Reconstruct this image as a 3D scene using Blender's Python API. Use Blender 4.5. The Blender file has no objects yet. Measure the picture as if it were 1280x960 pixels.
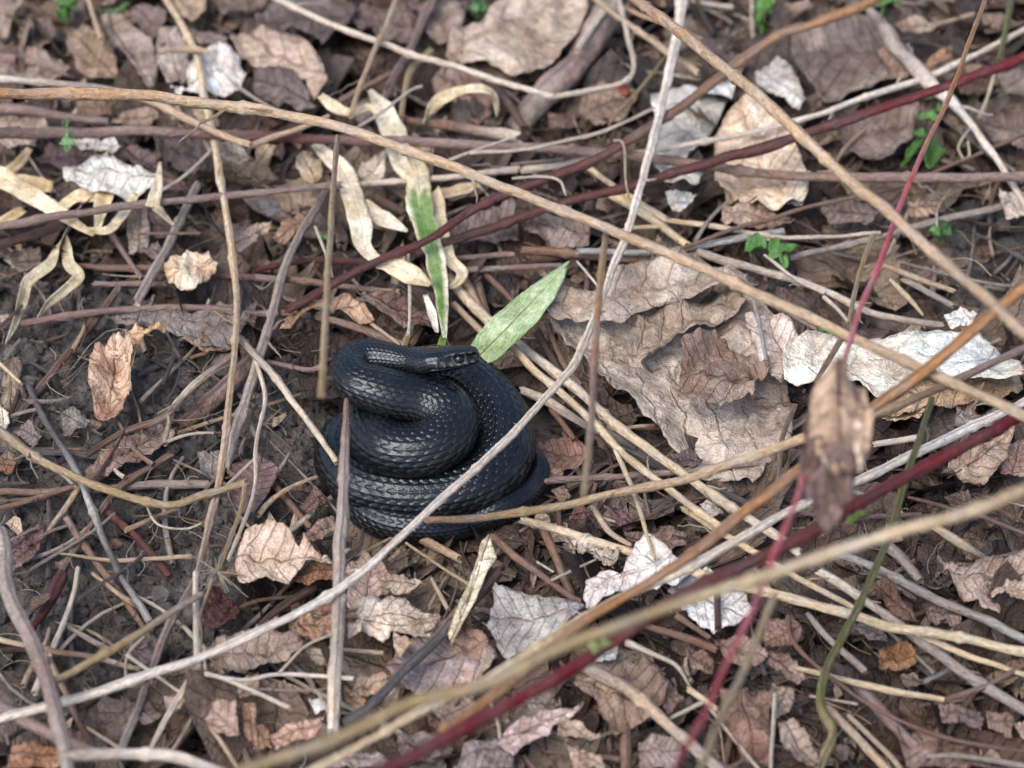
import bpy, math, random
import numpy as np
from mathutils import Vector
from mathutils.geometry import delaunay_2d_cdt

# ------------------------------------------------------------------ camera, sky, sun, exposure
# lengths below are centimetres, turned into metres when a mesh is linked
SC = bpy.context.scene
COL = SC.collection
EL = math.radians(45.0); DIST = 130.0; FPX = 3900.0; W0, H0 = 1280.0, 960.0
CAM = np.array([0.0, -DIST*math.cos(EL), DIST*math.sin(EL)])
FW = np.array([0.0, math.cos(EL), -math.sin(EL)]); RT = np.array([1.0, 0, 0]); UP = np.array([0.0, math.sin(EL), math.cos(EL)])
cd = bpy.data.cameras.new('camera'); cam = bpy.data.objects.new('camera', cd); COL.objects.link(cam)
cam.location = CAM*0.01; cam.rotation_euler = (math.pi/2-EL, 0, 0)
cd.sensor_width = 36; cd.lens = 36*FPX/W0; cd.clip_start = 0.01; cd.clip_end = 200
cd.dof.use_dof = True; cd.dof.focus_distance = 1.245; cd.dof.aperture_fstop = 7.6; cd.dof.aperture_blades = 7
SC.camera = cam
SUN_EL, SUN_AZ = math.radians(60), math.radians(-135)      # azimuth clockwise from +y
wd = bpy.data.worlds.new('World'); SC.world = wd; wd.use_nodes = True
nt = wd.node_tree; nt.nodes.clear()
sk = nt.nodes.new('ShaderNodeTexSky'); sk.sky_type = 'NISHITA'; sk.sun_disc = False
sk.sun_elevation = SUN_EL; sk.sun_rotation = SUN_AZ; sk.air_density = 1.0; sk.dust_density = 3.2; sk.ozone_density = 1.0
bg = nt.nodes.new('ShaderNodeBackground'); bg.inputs['Strength'].default_value = 0.15
wo = nt.nodes.new('ShaderNodeOutputWorld')
nt.links.new(sk.outputs[0], bg.inputs[0]); nt.links.new(bg.outputs[0], wo.inputs[0])
sl = bpy.data.lights.new('sun', 'SUN'); sl.energy = 1.5; sl.angle = math.radians(38); sl.color = (1.0, 0.945, 0.875)
so = bpy.data.objects.new('sun', sl); COL.objects.link(so); so.location = (0, 0, 3)
sd = Vector((math.sin(SUN_AZ)*math.cos(SUN_EL), math.cos(SUN_AZ)*math.cos(SUN_EL), math.sin(SUN_EL)))
so.rotation_euler = sd.to_track_quat('Z', 'Y').to_euler()
SC.view_settings.view_transform = 'Standard'; SC.view_settings.look = 'None'; SC.view_settings.gamma = 1
SC.view_settings.use_curve_mapping = False; SC.view_settings.exposure = 0.82
SC.cycles.max_bounces = 4; SC.cycles.diffuse_bounces = 2; SC.cycles.glossy_bounces = 2; SC.cycles.transmission_bounces = 2; SC.cycles.caustics_reflective = False; SC.cycles.caustics_refractive = False

# ------------------------------------------------------------------ helpers
rng = np.random.default_rng(7); random.seed(7)
def P(u, v, h=0.0):
    """point at height h (cm) seen at photograph position u, v"""
    d = FW + RT*((u-W0/2)/FPX) + UP*((H0/2-v)/FPX)
    return CAM + d*((h-CAM[2])/d[2])
def PV(u, v, h):
    u = np.asarray(u, float); v = np.asarray(v, float); h = np.broadcast_to(np.asarray(h, float), u.shape)
    d = FW[None] + RT[None]*((u-W0/2)/FPX)[:, None] + UP[None]*((H0/2-v)/FPX)[:, None]
    return CAM[None] + d*((h-CAM[2])/d[:, 2])[:, None]
def UV(p):
    q = np.atleast_2d(p)-CAM; z = q@FW
    return W0/2+FPX*(q@RT)/z, H0/2-FPX*(q@UP)/z
def ppcm(p): return FPX/float((np.asarray(p)-CAM)@FW)
def dull(c, k=.24):
    c = np.asarray(c, float); g = c@np.array([.3, .59, .11]); return tuple((c*(1-k)+g*k)*np.array([1.0, 1.0, .985]))
def lin(c):
    c = np.asarray(c, float)/255.0
    return np.where(c <= 0.04045, c/12.92, ((c+0.055)/1.055)**2.4)

def _hash(ix, iy, iz, seed):
    n = (ix.astype(np.int64)*374761393 + iy.astype(np.int64)*668265263 + iz.astype(np.int64)*2147483647 + seed*974634773) & 0xffffffff
    n = ((n ^ (n >> 13))*1274126177) & 0xffffffff
    n = (n ^ (n >> 16))
    return (n & 0xffff)/65535.0
def noise(p, seed=0):
    """value noise 0..1, p (N,3)"""
    p = np.asarray(p, float); i = np.floor(p); f = p-i; f = f*f*(3-2*f); i = i.astype(np.int64)
    r = 0
    for dx in (0, 1):
        wx = f[:, 0] if dx else 1-f[:, 0]
        for dy in (0, 1):
            wy = f[:, 1] if dy else 1-f[:, 1]
            for dz in (0, 1):
                wz = f[:, 2] if dz else 1-f[:, 2]
                r = r + wx*wy*wz*_hash(i[:, 0]+dx, i[:, 1]+dy, i[:, 2]+dz, seed)
    return r
def fbm(p, seed=0, octv=4, gain=0.5):
    a, s, t, q = 1.0, 0.0, 0.0, np.asarray(p, float)
    for k in range(octv):
        s = s + a*noise(q, seed+k*17); t += a; a *= gain; q = q*2.03+11.7
    return s/t
def ridged(p, seed=0, octv=3):
    a, s, t, q = 1.0, 0.0, 0.0, np.asarray(p, float)
    for k in range(octv):
        s = s + a*(1-np.abs(2*noise(q, seed+k*31)-1)); t += a; a *= 0.5; q = q*2.1+5.3
    return s/t
def inpoly(px, py, poly):
    px = np.asarray(px, float); py = np.asarray(py, float); r = np.zeros(px.shape, bool); n = len(poly)
    for i in range(n):
        x1, y1 = poly[i]; x2, y2 = poly[(i+1) % n]
        if y1 == y2: continue
        r ^= ((y1 > py) != (y2 > py)) & (px < (x2-x1)*(py-y1)/(y2-y1)+x1)
    return r
def catmull(pts, n):
    """resample control points (K,D) to n samples evenly along the arc"""
    p = np.asarray(pts, float)
    if len(p) == 2:
        t = np.linspace(0, 1, n)[:, None]; return p[0]*(1-t)+p[1]*t
    q = np.vstack([2*p[0]-p[1], p, 2*p[-1]-p[-2]]); out = []
    for i in range(1, len(q)-2):
        t = np.linspace(0, 1, 24, endpoint=False)[:, None]
        a, b, c, d = q[i-1], q[i], q[i+1], q[i+2]
        out.append(0.5*((2*b)+(c-a)*t+(2*a-5*b+4*c-d)*t*t+(3*b-a-3*c+d)*t**3))
    out.append(p[-1:]); o = np.vstack(out)
    s = np.r_[0, np.cumsum(np.linalg.norm(np.diff(o[:, :3], axis=0), axis=1))]
    x = np.linspace(0, s[-1], n)
    return np.stack([np.interp(x, s, o[:, k]) for k in range(o.shape[1])], 1)

def mesh(name, V, F, col=None, uvl=None, smooth=True, origin=None, extra=None):
    """V in cm (world); F: list of int arrays with 3 or 4 columns. Returns mesh, origin in metres"""
    V = np.asarray(V, float)
    o = V.mean(0)*[1, 1, 0]+[0, 0, V[:, 2].min()] if origin is None else np.asarray(origin, float)
    me = bpy.data.meshes.new(name)
    me.vertices.add(len(V)); me.vertices.foreach_set('co', ((V-o)*0.01).astype(np.float32).ravel())
    F = [np.asarray(f, np.int32) for f in F if len(f)]
    ls = np.concatenate([np.full(len(f), f.shape[1], np.int32) for f in F]); idx = np.concatenate([f.ravel() for f in F])
    me.loops.add(len(idx)); me.loops.foreach_set('vertex_index', idx)
    me.polygons.add(len(ls)); me.polygons.foreach_set('loop_start', np.r_[0, np.cumsum(ls)[:-1]].astype(np.int32))
    me.polygons.foreach_set('loop_total', ls)
    me.polygons.foreach_set('use_smooth', np.full(len(ls), smooth, bool))
    if col is not None:
        c = np.ones((len(V), 4), np.float32); c[:, :3] = col
        a = me.attributes.new('Col', 'FLOAT_COLOR', 'POINT'); a.data.foreach_set('color', c.ravel())
    if uvl is not None:
        a = me.attributes.new('uvl', 'FLOAT_VECTOR', 'POINT'); w = np.zeros((len(V), 3), np.float32); w[:, :uvl.shape[1]] = uvl
        a.data.foreach_set('vector', w.ravel())
    if extra:
        for k, d in extra.items():
            a = me.attributes.new(k, 'FLOAT', 'POINT'); a.data.foreach_set('value', np.asarray(d, np.float32))
    me.update(calc_edges=True); me.validate()
    return me, o
def link(name, me, o, mat, parent=None):
    ob = bpy.data.objects.new(name, me); COL.objects.link(ob)
    if mat: me.materials.append(mat)
    ob.location = o*0.01
    if parent is not None:
        ob.parent = parent; ob.location = o*0.01-np.array(parent.location) if True else ob.location
    return ob
def tag(o, label=None, cat=None, group=None, kind=None):
    if label: o['label'] = label
    if cat: o['category'] = cat
    if group: o['group'] = group
    if kind: o['kind'] = kind
    return o
def empty(name, o):
    e = bpy.data.objects.new(name, None); COL.objects.link(e); e.location = np.asarray(o)*0.01; e.empty_display_size = 0.01; return e

# ------------------------------------------------------------------ materials
class NT:
    def __init__(s, name):
        s.m = bpy.data.materials.new(name); s.m.use_nodes = True; s.t = s.m.node_tree; s.t.nodes.clear()
        s.out = s.n('ShaderNodeOutputMaterial'); s.b = s.n('ShaderNodeBsdfPrincipled'); s.l(s.b.outputs[0], s.out.inputs[0])
    def n(s, t, **k):
        x = s.t.nodes.new(t)
        for a, b in k.items(): setattr(x, a, b)
        return x
    def l(s, a, b): s.t.links.new(a, b)
    def val(s, sock, v):
        if hasattr(v, 'is_linked'): s.l(v, sock)
        else: sock.default_value = v
    def math(s, op, a, b=0.0, c=0.0, clamp=False):
        x = s.n('ShaderNodeMath', operation=op, use_clamp=clamp)
        for i, q in enumerate((a, b, c)): s.val(x.inputs[i], q)
        return x.outputs[0]
    def mix(s, f, a, b, bt='MIX'):
        x = s.n('ShaderNodeMix', data_type='RGBA', blend_type=bt); s.val(x.inputs[0], f)
        for k, q in ((6, a), (7, b)):
            s.val(x.inputs[k], q if hasattr(q, 'is_linked') else (*q, 1))
        return x.outputs[2]
    def attr(s, n): return s.n('ShaderNodeAttribute', attribute_name=n)
    def ramp(s, f, a, b, o0=0.0, o1=1.0):
        x = s.n('ShaderNodeMapRange', clamp=True); s.val(x.inputs[0], f)
        for i, q in enumerate((a, b, o0, o1)): x.inputs[i+1].default_value = q
        return x.outputs[0]
    def noise(s, vec, scale, detail=4, rough=0.55):
        x = s.n('ShaderNodeTexNoise'); s.l(vec, x.inputs['Vector']); x.inputs['Scale'].default_value = scale
        x.inputs['Detail'].default_value = detail; x.inputs['Roughness'].default_value = rough; return x.outputs[0]
    def voro(s, vec, scale, feat='F1'):
        x = s.n('ShaderNodeTexVoronoi', feature=feat); s.l(vec, x.inputs['Vector']); x.inputs['Scale'].default_value = scale
        return x.outputs[0]
    def vec(s):
        tc = s.n('ShaderNodeTexCoord'); oi = s.n('ShaderNodeObjectInfo')
        v = s.n('ShaderNodeVectorMath', operation='MULTIPLY_ADD'); s.l(oi.outputs['Random'], v.inputs[0])
        v.inputs[1].default_value = (7.1, 3.7, 5.3); s.l(tc.outputs['Object'], v.inputs[2]); return v.outputs[0]
    def bump(s, h, dist, strength=1.0, nrm=None):
        x = s.n('ShaderNodeBump'); s.l(h, x.inputs['Height']); x.inputs['Distance'].default_value = dist
        x.inputs['Strength'].default_value = strength
        if nrm is not None: s.l(nrm, x.inputs['Normal'])
        return x.outputs[0]

def leaf_material(name, rough, spec, vein=0.6, green=False):
    t = NT(name); v = t.vec(); c = t.attr('Col').outputs['Color']; uvl = t.attr('uvl').outputs['Vector']
    sp = t.n('ShaderNodeSeparateXYZ'); t.l(uvl, sp.inputs[0]); U, Vv = sp.outputs[0], sp.outputs[1]
    wob = t.math('MULTIPLY', t.math('SUBTRACT', t.noise(v, 60, 3), 0.5), 0.17)
    av = t.math('ABSOLUTE', t.math('ADD', Vv, wob))
    mid = t.ramp(av, 0.008, 0.026, 1, 0)
    if green:
        fr = t.math('FRACT', t.math('MULTIPLY', t.math('ADD', Vv, wob), 40.0))
    else:
        fr = t.math('FRACT', t.math('SUBTRACT', t.math('MULTIPLY', U, t.math('ADD', 5.5, t.math('MULTIPLY', t.n('ShaderNodeObjectInfo').outputs['Random'], 4.0))), t.math('MULTIPLY', av, 5.0)))
    side = t.ramp(t.math('ABSOLUTE', t.math('SUBTRACT', fr, 0.5)), 0.015, 0.065, 0.7, 0)
    ve = t.math('MAXIMUM', mid, side)
    n1 = t.noise(v, 60, 4, 0.62); n2 = t.noise(v, 280, 3, 0.62); n3 = t.noise(v, 1250, 1, 0.6)
    cells = t.voro(v, 420, 'DISTANCE_TO_EDGE')
    ret = t.ramp(cells, 0.0, 0.09, 1, 0)
    k = t.math('MULTIPLY', t.ramp(n1, 0.28, 0.72, 0.60, 1.36), t.ramp(n2, 0.30, 0.70, 0.72, 1.26))
    k = t.math('MULTIPLY', k, t.ramp(n3, 0.3, 0.7, 0.80, 1.18))
    hsv = t.n('ShaderNodeHueSaturation'); t.l(c, hsv.inputs['Color'])
    t.l(k, hsv.inputs['Value']); t.l(t.ramp(n1, 0.3, 0.75, 1.12, 0.75), hsv.inputs['Saturation'])
    col = hsv.outputs[0]
    warm = t.ramp(t.noise(v, 95, 4), 0.55, 0.75, 0, 0.35)
    col = t.mix(warm, col, (0.16, 0.085, 0.05), 'MULTIPLY') if False else t.mix(warm, col, t.mix(1.0, col, (0.95, 0.72, 0.55), 'MULTIPLY'))
    spots = t.ramp(t.voro(v, 170), 0.05, 0.12, 0.6, 0)
    spots = t.math('MULTIPLY', spots, t.ramp(t.noise(v, 40, 2), 0.5, 0.62))
    col = t.mix(spots, col, (0.05, 0.035, 0.03))
    col = t.mix(t.math('MULTIPLY', ve, vein), col, t.mix(1.0, col, (0.66, 0.58, 0.53), 'MULTIPLY') if not green else (0.45, 0.5, 0.3))
    if not green: col = t.mix(t.math('MULTIPLY', ret, 0.18), col, t.mix(1.0, col, (0.6, 0.52, 0.47), 'MULTIPLY'))
    t.l(col, t.b.inputs['Base Color'])
    t.l(t.ramp(n2, 0.3, 0.7, rough-0.1, rough+0.12), t.b.inputs['Roughness']); t.b.inputs['Specular IOR Level'].default_value = spec
    hgt = t.math('ADD', t.math('MULTIPLY', n2, 1.0), t.math('MULTIPLY', ve, 0.6))
    hgt = t.math('ADD', hgt, t.math('MULTIPLY', n3, 0.30)); hgt = t.math('SUBTRACT', hgt, t.math('MULTIPLY', ret, 0.08))
    hgt = t.math('ADD', hgt, t.math('MULTIPLY', n1, 2.4))
    t.l(t.bump(hgt, 0.0019 if not green else 0.0008, 0.95), t.b.inputs['Normal'])
    return t.m
M_LEAF = leaf_material('dead_leaf', 0.66, 0.3)
M_WET = leaf_material('damp_leaf', 0.50, 0.4)
M_PALE = leaf_material('bleached_leaf', 0.78, 0.22, 0.4)
M_BLADE = leaf_material('straw_blade', 0.62, 0.3, 0.10, True)
M_GREEN = leaf_material('green_leaf', 0.48, 0.4, 0.16, True)

def stem_material(name, rough, spec, grain=1.0):
    t = NT(name); v = t.vec(); c = t.attr('Col').outputs['Color']; uvl = t.attr('uvl').outputs['Vector']
    mp = t.n('ShaderNodeMapping'); t.l(uvl, mp.inputs['Vector']); mp.inputs['Scale'].default_value = (1.1, 3.2, 1)
    oi = t.n('ShaderNodeObjectInfo'); ad = t.n('ShaderNodeVectorMath', operation='MULTIPLY_ADD'); t.l(oi.outputs['Random'], ad.inputs[0])
    ad.inputs[1].default_value = (91, 37, 11); t.l(mp.outputs[0], ad.inputs[2])
    st = t.noise(ad.outputs[0], 2.6, 5, 0.65); n2 = t.noise(v, 420, 4, 0.6); n1 = t.noise(v, 70, 4, 0.6)
    k = t.math('MULTIPLY', t.ramp(st, 0.3, 0.72, 1-0.30*grain, 1+0.34*grain), t.ramp(n2, 0.3, 0.7, 0.84, 1.14))
    hsv = t.n('ShaderNodeHueSaturation'); t.l(c, hsv.inputs['Color']); t.l(k, hsv.inputs['Value'])
    t.l(t.ramp(n1, 0.3, 0.7, 1.15, 0.8), hsv.inputs['Saturation'])
    grey = t.ramp(n1, 0.50, 0.68, 0, 0.25*grain)
    sp = t.ramp(t.voro(v, 260), 0.06, 0.16, 0.75, 0); sp = t.math('MULTIPLY', sp, t.ramp(t.noise(v, 90, 2), 0.5, 0.6))
    col = t.mix(sp, hsv.outputs[0], (0.045, 0.035, 0.032))
    bwn = t.n('ShaderNodeRGBToBW'); t.l(col, bwn.inputs[0]); cg = t.n('ShaderNodeCombineColor')
    for i, q in enumerate((1.02, 0.99, 0.99)): t.l(t.math('MULTIPLY', bwn.outputs[0], q), cg.inputs[i])
    col = t.mix(grey, col, cg.outputs[0])
    t.l(col, t.b.inputs['Base Color']); t.b.inputs['Roughness'].default_value = rough; t.b.inputs['Specular IOR Level'].default_value = spec
    t.l(t.bump(t.math('ADD', st, t.math('MULTIPLY', n2, 0.45)), 0.0021*grain, 0.95), t.b.inputs['Normal'])
    return t.m
M_STEM = stem_material('dry_stem', 0.62, 0.3)
M_LIVE = stem_material('live_cane', 0.46, 0.36, 0.8)

def soil_material():
    t = NT('soil'); tc = t.n('ShaderNodeTexCoord'); v = tc.outputs['Object']
    n1 = t.noise(v, 22, 5, 0.6); n2 = t.noise(v, 190, 6, 0.65); n3 = t.noise(v, 1300, 3, 0.6)
    col = t.mix(t.ramp(n1, 0.32, 0.68), lin((66, 63, 62)), lin((136, 131, 128)))
    col = t.mix(t.ramp(n2, 0.3, 0.7, 0.6, 0), col, lin((46, 42, 41)))
    col = t.mix(t.ramp(t.voro(v, 900), 0.05, 0.16, 0.55, 0), col, lin((176, 170, 166)))
    t.l(col, t.b.inputs['Base Color'])
    t.l(t.ramp(n2, 0.3, 0.7, 0.55, 0.85), t.b.inputs['Roughness']); t.b.inputs['Specular IOR Level'].default_value = 0.35
    hg = t.math('ADD', t.math('MULTIPLY', n2, 4.0), t.math('MULTIPLY', n3, 1.2)); hg = t.math('SUBTRACT', hg, t.math('MULTIPLY', t.voro(v, 330), 1.6))
    b = t.bump(hg, 0.0013, 0.95)
    t.l(b, t.b.inputs['Normal']); return t.m
M_SOIL = soil_material()

def snake_material():
    t = NT('snake_skin'); v = t.vec(); e = t.attr('edge').outputs['Fac']; hd = t.attr('ridge').outputs['Fac']
    n1 = t.noise(v, 80, 4); n2 = t.noise(v, 900, 3)
    col = t.mix(t.ramp(n1, 0.3, 0.7), (0.0022, 0.0026, 0.0038), (0.0046, 0.0052, 0.0072))
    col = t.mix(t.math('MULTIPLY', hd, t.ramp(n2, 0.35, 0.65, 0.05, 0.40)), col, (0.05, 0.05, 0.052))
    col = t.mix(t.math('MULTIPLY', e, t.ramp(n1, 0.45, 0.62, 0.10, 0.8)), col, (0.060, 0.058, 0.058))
    col = t.mix(t.attr('glint_and_orbit').outputs['Fac'], col, (0.15, 0.15, 0.155))
    t.l(col, t.b.inputs['Base Color'])
    t.l(t.math('ADD', t.ramp(n2, 0.3, 0.7, 0.19, 0.30), t.math('MULTIPLY', e, 0.2)), t.b.inputs['Roughness'])
    t.b.inputs['Specular IOR Level'].default_value = 0.5; t.b.inputs['Specular Tint'].default_value = (0.82, 0.91, 1.0, 1)
    t.l(t.bump(n2, 0.00012, 0.5), t.b.inputs['Normal']); return t.m
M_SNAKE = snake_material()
def eye_material():
    t = NT('snake_eye'); t.b.inputs['Base Color'].default_value = (0.006, 0.006, 0.008, 1); t.b.inputs['Roughness'].default_value = 0.03
    n = t.noise(t.vec(), 900, 2); t.l(t.mix(n, (0.004, 0.004, 0.005), (0.010, 0.010, 0.014)), t.b.inputs['Base Color']); return t.m
M_EYE = eye_material()

# ------------------------------------------------------------------ ground
SOIL1 = [(-60, 335), (100, 330), (200, 375), (310, 410), (420, 470), (400, 640), (330, 690), (280, 760), (262, 800), (160, 915), (-60, 930)]
SOIL2 = [(1175, 255), (1290, 240), (1340, 240), (1340, 400), (1210, 385)]
def soilness(x, y):
    u, v = UV(np.stack([x, y, np.full_like(x, 0.4)], 1))
    w = (fbm(np.stack([x*0.35, y*0.35, 0*x], 1), 5, 3)-0.5)*90
    return (inpoly(u+w, v+w, SOIL1) | inpoly(u+w, v, SOIL2)).astype(float)
def gheight(x, y, detail=True):
    p = np.stack([x, y, np.zeros_like(x)], 1)
    z = (fbm(p*0.10, 3, 3)-0.5)*0.9-0.6
    if detail:
        s = np.zeros_like(x); m = (np.abs(x) < 30) & (np.abs(y) < 36)
        s[m] = sum(soilness(x[m]+dx, y[m]+dy) for dx, dy in ((0, 0), (.6, 0), (-.6, 0), (0, .6), (0, -.6)))/5
        cl = ridged(p*0.55, 41, 3); cl2 = fbm(p*1.9, 43, 3); cl3 = fbm(p*5.2, 47, 2)
        lump = np.maximum(fbm(p*0.8, 49, 2)-0.42, 0)*2.2
        z = z + s*(0.75+lump*1.0+(cl2-0.5)*0.9+(cl3-0.5)*0.62-0.15*cl+(fbm(p*11, 53, 2)-0.5)*0.30) + (1-s)*((cl2-0.5)*0.5)
    return z
def build_ground():
    nx, ny = 640, 640
    a = np.linspace(-1, 1, nx); gx = 31*np.sign(a)*np.abs(a)
    X, Y = np.meshgrid(np.linspace(-31, 31, nx), np.linspace(-31, 40, ny))
    x, y = X.ravel(), Y.ravel(); z = gheight(x, y)
    V = np.stack([x, y, z], 1); i = np.arange(nx*ny).reshape(ny, nx)
    F = np.stack([i[:-1, :-1], i[:-1, 1:], i[1:, 1:], i[1:, :-1]], -1).reshape(-1, 4)
    # the forest floor goes on around the clearing, out to the horizon
    ring = np.concatenate([i[0, :-1:20], i[:-1:20, -1], i[-1, :0:-20], i[:0:-20, 0]])
    V2 = [V]; prev = ring; n0 = len(V); F2 = []
    for R in (2.0, 6.0, 40.0, 400.0):
        c = V[ring]*[1, 1, 0]*R + [0, 0, 0]; c[:, 2] = -0.3+(fbm(c*0.02, 9, 2)-0.5)*1.5*min(R, 6)
        V2.append(c); cur = np.arange(n0, n0+len(ring)); n0 += len(ring)
        F2.append(np.stack([prev, cur, np.roll(cur, -1), np.roll(prev, -1)], 1)); prev = cur
    me, o = mesh('ground', np.vstack(V2), [F]+F2, origin=(0, 0, 0))
    return tag(link('ground', me, o, M_SOIL), kind='structure')
build_ground()

# ------------------------------------------------------------------ labels: what a thing looks like and what it lies beside
LM = [((540, 560), 'the coiled snake'), ((560, 450), "the snake's head"), ((652, 390), 'the pale green blade'), ((535, 310), 'the green and cream blade'),
 ((1110, 455), 'the long white leaf'), ((1045, 560), 'the hanging withered leaf'), ((790, 420), 'the big crumpled grey leaf'), ((905, 470), 'the crinkled brown leaf'),
 ((140, 475), 'the peach curled leaf'), ((245, 335), 'the cream torn leaf'), ((350, 700), 'the tan folded leaf'), ((670, 775), 'the grey veined leaf'),
 ((680, 910), 'the pink oak leaf'), ((860, 190), 'the whitish torn leaf'), ((955, 215), 'the beige leaf'), ((650, 40), 'the big crinkled top leaf'),
 ((272, 92), 'the fluffy white leaf'), ((135, 225), 'the white leaf among straw'), ((45, 945), 'the orange corner leaf'), ((780, 725), 'the pale lobed leaf'),
 ((1270, 15), 'the top right corner'), ((10, 10), 'the top left corner'), ((1270, 950), 'the bottom right corner'), ((1165, 165), 'the tall green seedling'),
 ((962, 316), 'the low green seedling'), ((75, 880), 'the forked grey branch'), ((1030, 850), 'the green stem'), ((1245, 310), 'the bare soil at the edge'),
 ((180, 600), 'the dark bare soil'), ((495, 765), 'the pale leaf with holes'), ((560, 800), 'the purple and orange leaf'), ((770, 860), 'the muddy brown leaf'),
 ((1230, 715), 'the tan edge leaf'), ((1195, 600), 'the veined tan leaf'), ((425, 690), 'the upright grey stick'), ((285, 290), 'the tall tan stalk'),
 ((700, 90), 'the thick grey log'), ((700, 640), "the snake's tail"), ((1115, 50), 'the spindle-headed stalk'), ((990, 790), 'the long straw stalk'), ((905, 760), 'the whitish leaf under red cane')]
USED = {}
def where(u, v, skip=0):
    d = sorted((math.hypot(u-a, v-b), a, b, t) for (a, b), t in LM)
    r, a, b, t = d[skip]
    dx, dy = u-a, v-b
    if t.startswith('the bare') or t.startswith('the dark bare') or t == 'the coiled snake':
        if r < 45: return 'on '+t if 'soil' in t else 'over '+t
    if r < 16: return 'at '+t
    near = 'just ' if r < 55 else ''
    if abs(dx) > 1.8*abs(dy): s = 'right of ' if dx > 0 else 'left of '
    elif abs(dy) > 1.8*abs(dx): s = 'below ' if dy > 0 else 'above '
    else: s = ('below ' if dy > 0 else 'above ')+('right of ' if dx > 0 else 'left of ')
    return near+s+t
def unique(base, u, v, adj=()):
    """adj: spare adjectives to spend before naming a second neighbour"""
    tries = [f'{base} {where(u, v)}']
    for a in adj: tries.append(f'{a} {base} {where(u, v)}')
    for k in (1, 2, 3, 4): tries.append(f'{base} {where(u, v, k)}')
    for a in adj:
        for k in (1, 2, 3, 4): tries.append(f'{a} {base} {where(u, v, k)}')
    for t in tries:
        if t not in USED and len(t.split()) <= 16:
            USED[t] = 1; return t
    USED[tries[0]] = 1; return tries[0]

# ------------------------------------------------------------------ the snake
def smooth(a, n):
    k = np.ones(n)/n; p = np.r_[np.full(n, a[0]), a, np.full(n, a[-1])]
    return np.convolve(p, k, 'same')[n:-n]
SN = [  # x, y in an enlarged crop of the photograph, height of the axis, radius
 (786, 114, 5.35, .30), (700, 128, 5.32, .40), (620, 136, 5.26, .48), (540, 141, 5.15, .55), (470, 140, 5.02, .57), (390, 128, 4.88, .62), (310, 122, 4.78, .68),
 (254, 142, 4.78, .74), (232, 190, 4.84, .80), (266, 236, 4.86, .85), (340, 264, 4.76, .93), (430, 292, 4.52, .99), (530, 308, 4.26, 1.02), (612, 334, 4.12, 1.04), (658, 388, 3.95, 1.05),
 (650, 455, 3.80, 1.05), (590, 508, 3.70, 1.06), (500, 528, 3.60, 1.08), (405, 518, 3.50, 1.08), (338, 465, 3.40, 1.08), (325, 395, 3.20, 1.1), (365, 315, 2.95, 1.12), (455, 258, 2.80, 1.14),
 (580, 218, 2.72, 1.16), (700, 222, 2.70, 1.17), (795, 282, 2.65, 1.17), (862, 370, 2.58, 1.17), (890, 470, 2.48, 1.17), (872, 570, 2.35, 1.16), (800, 645, 2.22, 1.15), (690, 690, 2.12, 1.14),
 (560, 708, 2.05, 1.13), (430, 706, 2.00, 1.12), (310, 680, 1.95, 1.1), (228, 625, 1.90, 1.08), (195, 545, 1.88, 1.06), (230, 465, 1.80, 1.02), (330, 425, 1.74, .98), (420, 490, 1.57, .95), (400, 600, 1.47, .93),
 (318, 690, 1.42, .9), (312, 770, 1.40, .86), (400, 826, 1.38, .82), (520, 842, 1.36, .79), (650, 836, 1.32, .74), (760, 812, 1.28, .67), (872, 766, 1.5, 0.66), (966, 712, 1.5, 0.58), (1028, 655, 1.7, 0.46),
 (1046, 598, 1.9, 0.37), (1026, 548, 1.95, 0.28), (985, 508, 1.8, 0.2), (950, 480, 1.00, .05)]
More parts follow.
